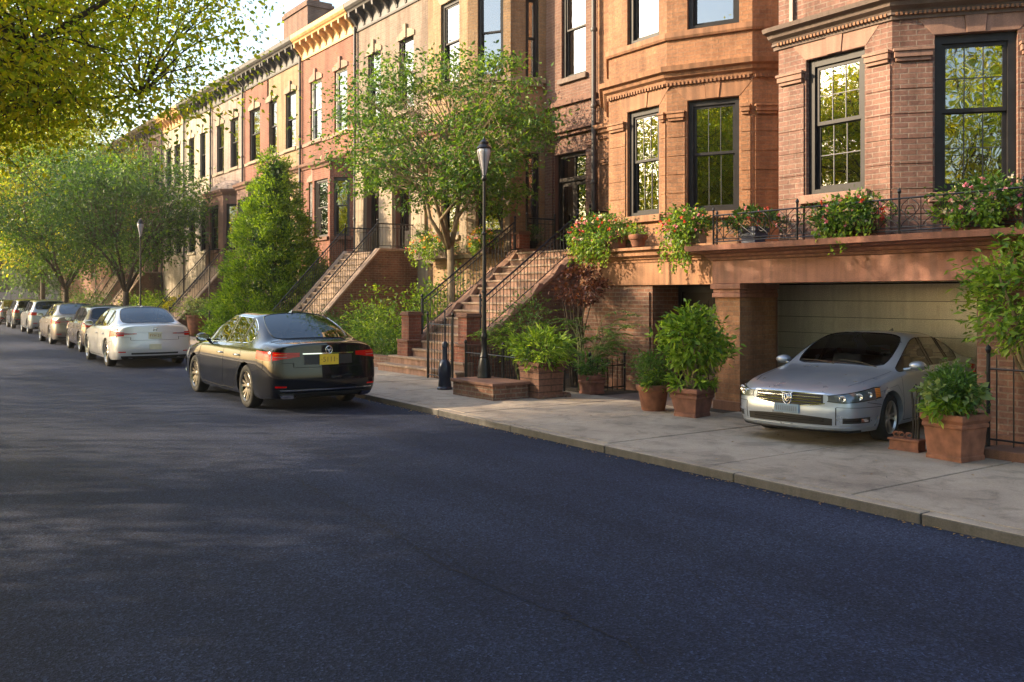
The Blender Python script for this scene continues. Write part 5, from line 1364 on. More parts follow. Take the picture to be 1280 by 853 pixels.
# lamps
def lamp(label, loc, h=4.28, sc=1):
    root = thing('street_lamp', label, 'street lamp', loc, group='black street lamps', sc=sc)
    b = MB(); b.lathe([(.125, 0), (.125, .05), (.115, .08), (.12, .14), (.095, .30), (.075, .36), (.085, .38), (.07, .42), (.052, .48), (.048, .70), (.06, .72), (.06, .76), (.045, .80)], k=20); b.build('base', M['iron'], root, smooth=True, sharp=35)
    p = MB(); p.tube([(0, 0, .78), (0, 0, 1.9), (0, 0, h - .78)], [.042, .034, .026], 12)
    for z in (1.55, 2.6): p.lathe([(.03, -.03), (.05, -.01), (.05, .01), (.03, .03)], (0, 0, z), 12)
    p.build('pole', M['iron'], root, smooth=True, sharp=40)
    t = h - .78
    c = MB(); c.lathe([(.03, 0), (.055, .04), (.035, .07), (.045, .10)], (0, 0, t), 16); c.build('lantern_holder', M['iron'], root, smooth=True)
    g = MB(); g.lathe([(.032, .08), (.052, .18), (.105, .42), (.128, .52), (.12, .57), (.10, .60)], (0, 0, t), 24, cap=True); go = g.build('lantern_glass', M['lampglass'], root, smooth=True, sharp=50)
    ri = MB()
    for i in range(6):
        a = 2 * math.pi * i / 6; ri.tube([(r_ * math.cos(a), r_ * math.sin(a), t + z) for r_, z in ((.035, .08), (.055, .18), (.108, .42), (.131, .52), (.123, .57))], .005, 4)
    ri.build('lantern_rib', M['iron'], go)
    c = MB(); c.lathe([(.13, .575), (.14, .59), (.13, .61), (.09, .65), (.08, .66), (.085, .70), (.05, .73), (.02, .76), (.012, .80), (.001, .80)], (0, 0, t), 20); c.build('lantern_cap', M['iron'], root, smooth=True, sharp=35)
    return root
lamp('tall slim black street lamp with frosted teardrop lantern rising from the low brick bed', (9.15, 13.45, .41), 4.32)
lamp('far street lamp with pale lantern among the dark tree leaves', (8.95, 36.9, .12), 4.75)
po = thing('iron_post', 'thin black iron pole standing beside the potted plants beyond the black car', 'post', (11.3, 35.9, .12))
q = MB(); q.tube([(0, 0, 0), (0, 0, 2.9)], .03, 8); q.build('pole', M['iron'], po); q = MB(); q.lathe([(.09, 0), (.09, .06), (.05, .12), (.045, .4), (.03, .5)], k=12); q.build('base', M['iron'], po)
bo = thing('bollard', 'short flared black iron bollard topped by a thin rod, before the stoop gate', 'bollard', (9.0, 14.55, .12))
q = MB(); q.lathe([(.15, 0), (.15, .03), (.13, .05), (.115, .22), (.125, .25), (.125, .42), (.105, .50), (.055, .56), (.05, .60), (.045, .78), (.058, .80), (.058, .86), (.04, .90)], k=16); q.build('base', M['iron_blue'], bo, smooth=True, sharp=30)
q = MB(); q.tube([(0, 0, .88), (0, 0, 1.45)], .013, 8); q.lathe([(.001, .05), (.02, .03), (.015, 0)], (0, 0, 1.45), 8); q.build('rod', M['iron_blue'], bo)

# ------------------------------------------------------------------ plants
def outward(pos, c): return pos - np.asarray(c)
def clump_points(c, r, ncl, nper, cr, shell=.55, zmin=None):
    """clusters spread through an ellipsoid, leaves spread round each cluster"""
    c = np.asarray(c, float); r = np.asarray(r, float)
    d = rng.normal(size=(ncl, 3)); d /= np.linalg.norm(d, axis=1, keepdims=True)
    rad = rng.uniform(shell ** 3, 1, ncl) ** (1 / 3); cl = c + d * r * rad[:, None]
    crs = cr * rng.uniform(.6, 1.3, ncl)
    pts = np.repeat(cl, nper, 0) + rng.normal(size=(ncl * nper, 3)) * np.repeat(crs, nper)[:, None] * np.array([1, 1, .6])
    cs = np.repeat(cl, nper, 0)
    if zmin is not None: k = pts[:, 2] > zmin; pts, cs = pts[k], cs[k]
    return pts, cs, cl
def stems(mb, base, cl, r=.012, n=10, lift=.4):
    idx = rng.choice(len(cl), min(n, len(cl)), replace=False); b = Vector(base)
    for i in idx:
        e = Vector(cl[i]); m = b.lerp(e, .5) + Vector((0, 0, lift * (e - b).length * .3)); b2 = b + Vector((rng.normal() * r * 3, rng.normal() * r * 3, 0))
        mb.tube([b2, b2.lerp(m, .6), m.lerp(e, .3), e], [r, r * .8, r * .6, r * .3], 5)
def bush(parent, c, r, n, size, mat, base=None, stem=None, shell=.5, aspect=.42, up=.5, cr=.3, zmin=None, name='foliage', ns=12, sr=.010, dj=.7):
    ncl = max(8, n // 26); pts, cs, cl = clump_points(c, r, ncl, 26, cr * min(r), shell, zmin)
    d = (pts - np.asarray(c)) * .5 + (pts - cs) ; d /= np.linalg.norm(d, axis=1, keepdims=True) + 1e-9
    o = leafmesh(name, pts, size, mat, parent, direc=d, dj=dj, aspect=aspect, up=up)
    if base is not None:
        mb = MB(); stems(mb, base, cl, sr, ns); mb.build('stem', stem or M['stem'], parent)
    return o
def flowers(parent, c, r, n, mats, size=.03, zmin=None):
    """small blooms: each five petals"""
    for m in mats:
        k = n // len(mats); pts, cs, cl = clump_points(c, r, k, 1, .02, .8, zmin)
        rep = 8; p = np.repeat(pts, rep, 0); 
        leafmesh('blossoms', p + rng.normal(size=p.shape) * .006, size, M[m], parent, dj=.8, aspect=.95, up=.0)
def trail(parent, starts, ln, n, size, mat, r=.05):
    """hanging strands"""
    P_ = []; mb = MB()
    for s in starts:
        s = Vector(s); l = ln * rng.uniform(.5, 1.1); pts = [s + Vector((rng.normal() * .03 - .03 * min(1, t * 3), rng.normal() * .03, -l * t)) for t in np.linspace(0, 1, 6)]
        mb.tube(pts, .004, 4, cap=False)
        for i in range(n):
            t = rng.random(); a = pts[min(4, int(t * 5))]; b = pts[min(5, int(t * 5) + 1)]; q = a.lerp(b, t * 5 % 1); P_.append(q + Vector(rng.normal(size=3) * r * (1.1 - .6 * t)))
    P_ = np.array([tuple(p) for p in P_]); d = np.tile([-.3, 0, -1.0], (len(P_), 1))
    leafmesh('trailing_foliage', P_, size, mat, parent, direc=d, dj=.6, aspect=.7); mb.build('vine', M['stem'], parent)
def fronds(parent, base, n, h, spread, mat, size=.06, seg=22, droop=.35, name='frond', sm=None):
    """arching stems carrying leaflet pairs"""
    P_, D_ = [], []; mb = MB()
    for i in range(n):
        a = rng.uniform(0, 2 * math.pi); hh = h * rng.uniform(.6, 1.05); sp = spread * rng.uniform(.35, 1.0); b = Vector(base) + Vector((rng.normal() * .04, rng.normal() * .04, 0))
        pts = []
        for t in np.linspace(0, 1, 9): pts.append(b + Vector((math.cos(a) * sp * t ** 1.6, math.sin(a) * sp * t ** 1.6, hh * (t - droop * t ** 3))))
        mb.tube(pts, [.011 * (1 - .8 * t) * max(.7, h / 1.5) for t in np.linspace(0, 1, 9)], 5)
        # side shoots
        for j in range(5):
            t0 = rng.uniform(.35, .95); k = int(t0 * 8); p0 = pts[k]; aa = a + rng.uniform(-1.3, 1.3); L_ = h * .28 * rng.uniform(.6, 1.2)
            sh = [p0 + Vector((math.cos(aa) * L_ * t, math.sin(aa) * L_ * t, L_ * (.55 * t - .5 * t * t))) for t in np.linspace(0, 1, 6)]
            mb.tube(sh, .0035, 4, cap=False)
            for q in range(seg):
                t = (q + .5) / seg * 5; p = sh[int(t)].lerp(sh[min(5, int(t) + 1)], t % 1); dd = (sh[-1] - sh[0]).normalized()
                for sg in (1, -1): P_.append(tuple(p)); sd = dd.cross(Vector((0, 0, 1))) * sg; D_.append(tuple(dd * .7 + sd + Vector((0, 0, -.1))))
    leafmesh(name, P_, size, mat, parent, direc=np.array(D_), dj=.25, aspect=.28, up=1.5); mb.build('stem', sm or M['stem'], parent)

def pot_round(parent, r, h, mat, rim=.03):
    q = MB(); q.lathe([(r * .72, 0), (r * .76, .02), (r * .95, h - .10), (r * .97, h - .095), (r + rim * .3, h - .09), (r + rim, h - .05), (r + rim, h - .01), (r + rim * .6, h), (r - .02, h), (r - .03, h - .05), (.001, h - .05)], k=28, cap=True); o = q.build('pot', mat, parent, smooth=True, sharp=35)
    s = MB(); s.lathe([(r - .032, h - .048), (.001, h - .04)], k=20, cap=False); s.build('soil', M['soil'], o); return o
def pot_square(parent, w, d, h, mat, taper=.78, rim=.035, bev=.012):
    q = MB()
    def ring(s, z, e=0): return [(sx * (w * s / 2 + e), sy * (d * s / 2 + e), z) for sx, sy in ((-1, -1), (1, -1), (1, 1), (-1, 1))]
    lv = [ring(taper, 0, .012), ring(taper, .05, .012), ring(taper + .01, .055), ring(.96, h - .15), ring(.965, h - .145, .012), ring(.975, h - .11, .012), ring(.98, h - .10), ring(1, h - .075, rim * .5), ring(1, h - .06, rim), ring(1, h - .012, rim), ring(1, h, rim * .6), ring(1, h, -.035), ring(1, h - .06, -.04)]
    vs = [p for r_ in lv for p in r_]; n = len(lv)
    fs = [(i * 4 + j, i * 4 + (j + 1) % 4, (i + 1) * 4 + (j + 1) % 4, (i + 1) * 4 + j) for i in range(n - 1) for j in range(4)] + [(3, 2, 1, 0), tuple(range((n - 1) * 4, n * 4))]
    q.add(vs, fs); o = q.build('pot', mat, parent, bevel=bev)
    s = MB(); a, b = w / 2 - .045, d / 2 - .045; s.quad((-a, -b, h - .055), (a, -b, h - .055), (a, b, h - .055), (-a, b, h - .055)); s.build('soil', M['soil'], o); return o

# low brick bed with lamp
bd = thing('brick_bed', 'low dark brick bed with stone top carrying the near street lamp', 'planting bed')
q = MB(); q.box(8.66, 9.40, 12.46, 13.72, .05, .355); q.build('bed_wall', M['brick_old'], bd)
q = MB(); q.box(8.62, 9.42, 12.42, 13.76, .357, .41); q.build('bed_top', M['stone_brown'], bd, bevel=.012)
q = MB()
for i in range(34):
    t = rng.random(); x, y = 9.45 + t * .75, 12.5 + rng.normal() * .10; s = rng.uniform(.05, .13); q.lathe([(s * .5, 0), (s, s * .3), (s * .8, s * .7), (.001, s * .85)], (x, y, .10), 7)
tag(q.build('rubble_edging', M['brick_old'], bevel=.01), 'broken brick rubble at the foot of the slatted tub', 'rubble', kind='stuff')

# planter with slatted tub
t = thing('planted_tub', 'wide slatted red-brown tub with a bright leafy rosette shrub beside the lamp bed', 'planter', (9.72, 12.5, .12))
pot_square(t, .58, .58, .62, M['pot_wood'], taper=.9, rim=.02)
bush(t, (0, 0, .84), (.52, .52, .34), 1500, .13, M['leaf_bright'], (0, 0, .5), aspect=.26, zmin=.42, cr=.22, dj=.45, up=.3)
# tall feathery plant + small red pot
t = thing('feathery_plant', 'tall feathery green plant with arching stems in front of the stoop side wall', 'plant', (10.95, 12.75, .12))
fronds(t, (0, 0, 0), 16, 2.0, .95, M['leaf_mid'], .085, 14, .3)
t = thing('planted_pot', 'small ribbed red square pot at the foot of the feathery plant', 'planter', (10.75, 12.35, .12))
pot_square(t, .34, .34, .34, M['terracotta_red'], taper=.9, rim=.012); bush(t, (0, 0, .5), (.22, .22, .2), 260, .09, M['leaf_mid'], (0, 0, .3), zmin=.3)
t = thing('feathery_plant', 'lighter feathery shrub between the slatted tub and the stoop stairs', 'plant', (10.95, 14.75, .12))
fronds(t, (0, 0, 0), 17, 2.0, .75, M['leaf_bright'], .085, 14, .25)
bush(t, (0, 0, 1.3), (.5, .55, .5), 900, .08, M['leaf_mid'], zmin=.4, aspect=.3)
t = thing('purple_shrub', 'dark reddish-purple shrub hanging over the brick pier left of the basement door', 'shrub', (11.35, 13.35, .12))
bush(t, (0, .05, 1.95), (.34, .60, .40), 1500, .075, M['leaf_red'], (0, .2, 0), M['bark_dark'], sr=.018, aspect=.55)
# terracotta pots
t = thing('planted_pot', 'round terracotta pot with a dense little bush, left of the square pot', 'planter', (9.98, 10.02, .12), group=None)
pot_round(t, .24, .40, M['terracotta']); bush(t, (0, 0, .63), (.29, .29, .28), 1900, .06, M['leaf_mid'], (0, 0, .35), zmin=.36, aspect=.36, cr=.25); bush(t, (-.05, -.15, .45), (.2, .15, .12), 120, .1, M['leaf_bright'], zmin=.3, aspect=.3)
t = thing('planted_pot', 'weathered square terracotta pot with the tallest leafy bush, beside the brick garage pier', 'planter', (9.96, 9.2, .12), R(8))
pot_square(t, .46, .46, .42, M['terracotta_red']); bush(t, (.04, .0, 1.12), (.44, .46, .46), 2200, .115, M['leaf_bright'], (0, 0, .4), M['bark_pale'], aspect=.42, sr=.014, zmin=.55, cr=.24)
bush(t, (0, 0, .50), (.30, .30, .12), 330, .13, M['leaf_bright'], (0, 0, .38), aspect=.26, zmin=.36)
t = thing('planted_pot', 'large rounded-square terracotta planter with a pale-flecked bush at the right, by the iron railing', 'planter', (9.68, 5.12, .12), R(-6))
pot_square(t, .47, .47, .50, M['terracotta'], taper=.84, rim=.02, bev=.035); bush(t, (0, 0, .76), (.28, .28, .24), 1500, .075, M['leaf_mid'], (0, 0, .45), aspect=.36, zmin=.48, cr=.26); bush(t, (-.18, -.02, .57), (.13, .20, .13), 170, .11, M['leaf_bright'], zmin=.40, aspect=.34)
bush(t, (-.1, -.06, .74), (.28, .26, .16), 40, .09, M['leaf_grey'], aspect=.7, zmin=.5)
# boot scraper / hose stand
t = thing('hose_stand', 'small rusty stand with black looped handle in front of the silver car wheel', 'stand', (9.76, 5.72, .12), R(4))
q = MB(); q.box(-.09, .09, -.17, .17, 0, .11); q.box(-.105, .105, -.185, .185, .112, .14); q.box(-.10, .10, -.18, .18, -.0, .02); q.build('base_box', M['rust'], t, bevel=.006)
q = MB(); q.tube([(0, -.13, .14), (0, -.13, .52), (0, -.145, .66), (0, -.10, .76), (0, -.05, .68), (0, -.07, .52), (0, -.07, .14)], .012, 7); q.tube([(0, -.10, .14), (0, -.10, .58), (0, -.115, .66), (0, -.10, .71)], .009, 6); q.build('handle', M['iron'], t)
q = MB()
for y0 in (-.02, .07, .13): q.tube([(0, y0 + .045 * math.cos(a) * k, .17 + .035 * math.sin(a) * k) for a, k in [(2 * math.pi * i / 12, 1 - i * .03) for i in range(16)]], .008, 6)
q.build('scroll', M['rust'], t)
# right-hand shrub
t = thing('garden_shrub', 'big bright yellow-green shrub behind the iron railing at the right edge', 'shrub', (10.75, 4.62, .12))
bush(t, (0, -.05, 1.78), (.72, .95, .72), 5200, .10, M['leaf_bright'], (0, 0, 0), M['bark_pale'], sr=.03, aspect=.38, cr=.17, shell=.45)
t = thing('garden_shrub', 'low leafy undergrowth plant at the foot of the right-hand railing', 'shrub', (10.4, 3.6, .12)); bush(t, (0, 0, .25), (.3, .9, .25), 420, .09, M['leaf_mid'], zmin=.02)

# flower boxes on the ledges
def flowerbox(label, loc, ln, box=True, potm=None, trailn=6, tl=.35, fm=('flower_pink', 'flower_red', 'flower_white'), hgt=.24, n=900, mat='leaf_mid', rz=0, up_h=.26, nf=40, w=.26, dep=.17, leaf=.07):
    t = thing('flower_box', label, 'flower box', loc, rz)
    if box:
        q = MB(); q.prism_y([(-dep * .8 / 2 - .02, 0), (dep / 2, 0), (dep / 2 + .01, hgt - .05), (dep / 2 + .03, hgt - .048), (dep / 2 + .03, hgt), (-dep / 2 - .05, hgt), (-dep / 2 - .05, hgt - .048), (-dep / 2 - .03, hgt - .05)], -ln / 2, ln / 2); q.build('box', potm or M['terracotta_red'], t, bevel=.006)
    c = (-.03, 0, hgt + .08)
    bush(t, c, (w, ln / 2 * 1.3, up_h * 1.1), int(n * 1.5), leaf, M[mat], zmin=hgt - .12, aspect=.55, cr=.35, shell=.3)
    bush(t, c, (w * 1.08, ln / 2 * 1.34, up_h * 1.0), n // 2, leaf, M['leaf_bright'], zmin=hgt - .12, aspect=.55, cr=.35, name='pale_foliage')
    flowers(t, (-.08, 0, hgt + .10), (w * 1.15, ln / 2 * 1.3, up_h * 1.12), nf, fm, .038, hgt - .1)
    if trailn: trail(t, [(-w * .8, rng.uniform(-ln / 2, ln / 2) * .9, hgt + .02) for _ in range(trailn)], tl, 46, leaf * .85, M['leaf_bright'], .055)
    return t
flowerbox('terracotta flower box with pink blooms trailing over the balcony rail, left of two', (10.98, 7.22, 2.675), .85, trailn=9, tl=.42, n=1100, up_h=.24, w=.30, nf=60)
flowerbox('terracotta flower box at the right end of the balcony with red and pink blooms', (10.98, 5.45, 2.675), .95, trailn=8, tl=.26, n=1000, fm=('flower_pink', 'flower_pink', 'flower_white'), up_h=.24, w=.28, nf=60)
flowerbox('pink-flowered trailing box on the orange ledge right of the small clay pot', (11.72, 10.95, 2.79), .75, trailn=14, tl=.75, n=1100, up_h=.26, w=.30, nf=60, fm=('flower_pink', 'flower_pink', 'flower_red'), potm=M['stone_buff'])
flowerbox('long pink-flowered trailing planting at the left end of the orange ledge', (11.75, 13.25, 2.79), 1.25, trailn=20, tl=.62, n=1500, up_h=.30, w=.34, nf=80, fm=('flower_pink', 'flower_red', 'flower_white'))
t = thing('planted_pot', 'small clay pot of pale trailing leaves between the two masses of flowers on the ledge', 'planter', (11.66, 12.1, 2.79)); pot_round(t, .15, .22, M['terracotta']); bush(t, (0, 0, .27), (.2, .2, .12), 200, .06, M['leaf_bright'], zmin=.12)
t = thing('planted_pot', 'dark blue square pot of dark foliage behind the left end of the balcony rail', 'planter', (11.1, 9.0, 2.675)); pot_square(t, .30, .30, .26, M['pot_blue'], rim=.02)
bush(t, (0, 0, .36), (.34, .5, .18), 900, .07, M['leaf_dark'], zmin=.2, aspect=.5); flowers(t, (0, 0, .38), (.36, .5, .2), 24, ('flower_red', 'flower_pink'), .03, .25)
FY = ('flower_yellow', 'flower_pink', 'flower_yellow')
flowerbox('flower box with yellow and orange blooms under the buff bay window, by the tree', (13.45, 19.75, 3.0), 1.0, trailn=5, tl=.3, fm=FY, n=800, up_h=.32, w=.3, rz=R(-30), nf=90, potm=M['stone_dark'])
flowerbox('flower box with peach and yellow blooms on the buff bay, left of the tree trunk', (12.95, 21.6, 2.9), 1.7, trailn=7, tl=.45, fm=('flower_yellow', 'flower_white', 'flower_pink'), n=1200, up_h=.36, w=.34, nf=130, potm=M['stone_dark'])
t = thing('planted_pot', 'small dark potted plant on the landing of the nearest stoop', 'planter', (14.2, 18.65, 3.1)); pot_round(t, .13, .2, M['blackplastic']); bush(t, (0, 0, .4), (.25, .25, .25), 350, .07, M['leaf_dark'], (0, 0, .15), zmin=.15)
t = thing('hanging_basket', 'small round dark plant hanging beside the second stoop doorway', 'basket', (14.75, 25.3, 3.9)); q = MB(); q.lathe([(.001, -.15), (.1, -.12), (.15, 0), (.14, 0)], k=14); q.build('bowl', M['blackplastic'], t); bush(t, (0, 0, .08), (.25, .25, .2), 350, .07, M['leaf_dark']); q = MB(); q.tube([(0, 0, 0), (0, 0, .9), (.3, 0, .95)], .01, 5); q.build('bracket', M['iron'], t)

# front-garden shrubs between stoops
GS = 'shrubs in the front gardens'
def gshrub(label, x, y, h, r, n, mat, size=.1, name='garden_shrub', **k):
    t = thing(name, label, 'shrub', (x, y, .12), group=GS); bush(t, (0, 0, h * .55), (r, r, h * .5), n, size, M[mat], (0, 0, 0), sr=.014, zmin=.02, **k); return t
gshrub('tall bright shrub behind the left pier of the nearest stoop', 11.7, 19.7, 2.0, .75, 2200, 'leaf_bright', .11)
gshrub('mid green shrub against the buff bay wall, behind the stoop rail', 12.6, 19.9, 2.4, .6, 1500, 'leaf_mid', .1)
gshrub('low shrub at the pavement edge left of the nearest stoop', 10.9, 20.6, .8, .55, 900, 'leaf_mid', .09)
gshrub('pale leafed shrub beside the nearest stoop, over the low brick edging', 11.2, 21.7, 1.35, .6, 1300, 'leaf_bright', .12, aspect=.25)
gshrub('rounded shrub behind the black car boot', 11.3, 23.1, 1.15, .75, 1600, 'leaf_mid', .1)
gshrub('taller loose shrub under the side wall of the second stoop', 12.4, 24.2, 1.9, .7, 1700, 'leaf_bright', .11)
gshrub('shrub against the second stoop brick side wall', 12.0, 22.6, 1.5, .7, 1300, 'leaf_mid', .1)
gshrub('dark shrub in the corner beside the second stoop', 11.4, 25.1, 1.2, .6, 1000, 'leaf_dark', .09)
gshrub('bright shrub at the foot of the conical evergreen', 11.8, 29.4, 1.3, .8, 1200, 'leaf_bright', .12)
gshrub('shrub right of the evergreen at the red brick bay', 13.4, 30.6, 3.3, .6, 1300, 'leaf_mid', .11)
gshrub('low bush beyond the conical evergreen beside the pavement', 12.1, 33.8, .9, .7, 900, 'leaf_mid', .11)
for i, (x, y, h, mt, lb) in enumerate(((12.4, 46.5, 1.5, 'leaf_bright', 'yellow-green bush behind the white sedan roof'), (12.6, 49.5, 1.8, 'leaf_bright', 'light bush left of the third stoop'), (12.7, 53, 1.7, 'leaf_mid', 'green bush behind the champagne sedan'), (12.9, 61, 1.8, 'leaf_dark', 'dark bush beyond the far stoop'), (13, 67, 2.0, 'leaf_mid', 'far green bush above the pale wagon roof'), (13, 73, 2.2, 'leaf_dark', 'farthest dark bush along the row'))):
    gshrub(lb, x, y, h, 1.2, 1500, mt, .16)
b = MB(); b.box(10.42, 10.6, 19.25, 22.6, .05, .42); b.box(10.6, 11.6, 22.42, 22.6, .05, .42); o = b.build('brick_edging', M['brick_old'], bevel=.01); tag(o, 'low dark brick garden edging left of the nearest stoop', 'edging')
b = MB(); b.box(11.0, 11.15, 22.7, 25.7, .05, .30); tag(b.build('garden_wall', M['brick_brown'], bevel=.01), 'knee-high brick garden wall in front of the second stoop side wall', 'garden wall')
t = thing('planted_pot', 'terracotta pot with pale variegated plant beyond the black car, by the thin iron pole', 'planter', (12.1, 40.3, .12)); pot_round(t, .42, .9, M['terracotta']); bush(t, (0, 0, 1.2), (.75, .75, .45), 900, .14, M['leaf_grey'], (0, 0, .8), zmin=.7)
t = thing('planted_pot', 'terracotta pot with fresh green plant, just left of the black car roof', 'planter', (12.0, 37.0, .12)); pot_square(t, .7, .7, .75, M['terracotta']); bush(t, (0, 0, 1.1), (.65, .65, .42), 800, .13, M['leaf_mid'], (0, 0, .6), zmin=.6)
t = thing('planted_pot', 'pale urn with orange-leafed plant behind the white sedan', 'planter', (12.2, 43.6, .12)); pot_round(t, .35, .9, M['stone_cream']); bush(t, (0, 0, 1.25), (.6, .6, .4), 500, .14, M['leaf_yellow'], (0, 0, .8), zmin=.7)

# ------------------------------------------------------------------ trees
def tree(name, label, loc, trunk, forks, cl, mats, leafsize, nper, cr, barkm, flat=.45, group=None, limbs=(), clip=None, aspect=.5, up=.5, r0=.15, sub=3, twigr=.012, lean=(0, 0)):
    """trunk -> forks -> clusters cl (n,3); leaves round the clusters, limbs drawn to each"""
    root = thing(name, label, 'tree', loc, group=group)
    mb = MB(); top = Vector((lean[0], lean[1], trunk)); 
    mb.tube([(0, 0, -.05), (0, 0, .15), (lean[0] * .3, lean[1] * .3, trunk * .4), top], [r0 * 1.5, r0 * 1.1, r0 * .95, r0 * .85], 10)
    fk = [Vector(f) for f in forks]
    for f in fk:
        m = top.lerp(f, .5) + Vector((rng.normal() * .12, rng.normal() * .12, .05)); mb.tube([top - Vector((0, 0, .1)), m, f], [r0 * .62, r0 * .45, r0 * .30], 8)
    for pts, rr in limbs: mb.tube(pts, rr, 8)
    fa = np.array([tuple(f) for f in fk] + [tuple(p) for l, _ in limbs for p in l[1:]])
    for c in cl:
        j = np.argmin(np.linalg.norm(fa - c, axis=1) + .6 * np.maximum(0, fa[:, 2] - c[2])); f = Vector(fa[j]); e = Vector(c)
        k = (e - f).length; m = f.lerp(e, .5) + Vector((rng.normal() * .06 * k, rng.normal() * .06 * k, .10 * k))
        rb = min(r0 * .22, .019); mb.tube([f, m, e], [rb, rb * .55, twigr * .6], 5, cap=False)
        for q in range(sub):
            a = m.lerp(e, rng.uniform(.1, .9)); b = a + Vector(rng.normal(size=3) * cr * .9) ; mb.tube([a, b], [twigr * .6, twigr * .25], 4, cap=False)
    mb.build('trunk', barkm, root, smooth=True)
    crs = cr * rng.uniform(.6, 1.35, len(cl)); n = len(cl) * nper
    pts = np.repeat(cl, nper, 0) + rng.normal(size=(n, 3)) * np.repeat(crs, nper)[:, None] * np.array([1, 1, flat])
    cs = np.repeat(cl, nper, 0)
    if clip is not None: k = clip(pts); pts, cs = pts[k], cs[k]
    d = pts - cs; d[:, 2] -= .1
    ms = mats if isinstance(mats, (list, tuple)) else [mats]; pick = rng.integers(0, len(ms), len(cl)).repeat(nper)
    if clip is not None: pick = pick[k]
    for i, m in enumerate(ms):
        s = pick == i; leafmesh('crown', pts[s], leafsize, m, root, direc=d[s], dj=.8, aspect=aspect, up=up)
    return root
def ellip(c, r, n, shell=.4, fn=None):
    out = []
    while len(out) < n:
        d = rng.normal(size=3); d /= np.linalg.norm(d); p = np.array(c) + d * np.array(r) * rng.uniform(shell ** 3, 1) ** (1 / 3)
        if fn is None or fn(p): out.append(p)
    return np.array(out)
# street tree in front of the buff bay: vase shape with flat layers
tx, ty = 12.05, 19.1
cl = ellip((-.35, .1, 5.75), (2.4, 3.5, 2.3), 185, .30, lambda p: p[0] < 1.35 and p[2] > 3.9)
tree('street_tree', 'slender spreading green tree with a pale forked trunk in front of the buff bay house', (tx, ty, .1), 3.0, [(-.5, .5, 4.3), (.4, -.5, 4.4), (-.3, -.8, 4.2), (.1, .6, 4.9), (-.8, -.2, 4.6), (.2, 0, 5.4)], cl, [M['leaf_tree'], M['leaf_tree'], M['leaf_mid']], .115, 105, .36, M['bark_pale'], flat=.26, r0=.105, clip=lambda p: p[:, 0] < 1.45, sub=3, lean=(0, .12))
# conical evergreen
cn = thing('conical_evergreen', 'dense bright green cone-shaped evergreen standing in the front garden beyond the black car', 'tree', (12.0, 30.9, .1))
q = MB(); q.tube([(0, 0, 0), (0, 0, 6.6)], [.16, .03], 8); q.build('trunk', M['bark_dark'], cn)
n = 820; zz = 7.0 * (1 - np.sqrt(rng.random(n) * .985)); hgt = 7.0
rad = 2.4 * (1 - zz / hgt) ** .74 * (.93 + .07 * np.sin(zz * 5 + rng.random(n))) + .05
ang = rng.uniform(0, 2 * math.pi, n); rr_ = rad * rng.uniform(.72, 1.06, n)
cl = np.stack([rr_ * np.cos(ang), rr_ * np.sin(ang), zz + .1], 1)
npr = 62; pts = np.repeat(cl, npr, 0) + rng.normal(size=(n * npr, 3)) * np.array([.11, .11, .10]); d = np.repeat(np.stack([np.cos(ang), np.sin(ang), np.full(n, .75)], 1), npr, 0)
leafmesh('crown', pts, .11, M['leaf_cone'], cn, direc=d, dj=.45, aspect=.42, up=.1)
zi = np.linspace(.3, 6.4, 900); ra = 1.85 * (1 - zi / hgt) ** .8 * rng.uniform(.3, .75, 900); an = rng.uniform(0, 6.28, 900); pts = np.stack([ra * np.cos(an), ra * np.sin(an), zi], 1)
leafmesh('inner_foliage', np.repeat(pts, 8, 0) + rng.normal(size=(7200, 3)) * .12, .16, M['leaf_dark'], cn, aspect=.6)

# trees along the right pavement further on
def big(label, x, y, h, r, rz_, mats, n, leaf=.17, nper=100, cr=.5, tr=2.4, name='street_tree', bark=None, r0=.16, group='trees lining the far pavement', fn=None, lean=(0, 0)):
    cz = h - rz_
    cl = ellip((0, 0, cz), (r, r, rz_), n, .35, fn)
    fk = [(r * .35 * math.cos(a), r * .35 * math.sin(a), tr + (cz - tr) * .55) for a in np.linspace(0, 5.2, 6)]
    return tree(name, label, (x, y, .1), tr, fk, cl, mats, leaf, nper, cr, bark or M['bark_dark'], flat=.5, r0=r0, group=group, sub=2, lean=lean)
big('dark green spreading tree above the white sedan, nearest of the far trees', 10.6, 46.5, 9.0, 3.8, 3.0, [M['leaf_dark'], M['leaf_dark'], M['leaf_tree']], 170, .17, 110, .5, tr=2.0)
big('broad green tree with leaning trunk above the champagne and brown-grey sedans', 9.4, 55, 10.8, 5.0, 4.2, [M['leaf_tree'], M['leaf_dark']], 170, .19, 110, .55, tr=2.2)
big('yellow-green tree further along behind the green ones, catching the sun', 9.9, 66, 17, 6.8, 6.8, [M['leaf_yellow'], M['leaf_near']], 330, .24, 110, .75, tr=3)
big('tall yellow tree at the far left beyond the parked wagons', 8.6, 78, 20, 8, 8, [M['leaf_yellow']], 330, .28, 90, .8, tr=3.5)
big('dark tree at the street end behind the farthest cars', 13.0, 88, 11, 5.5, 4.6, [M['leaf_dark'], M['leaf_tree']], 130, .3, 90, .8, tr=2.5)
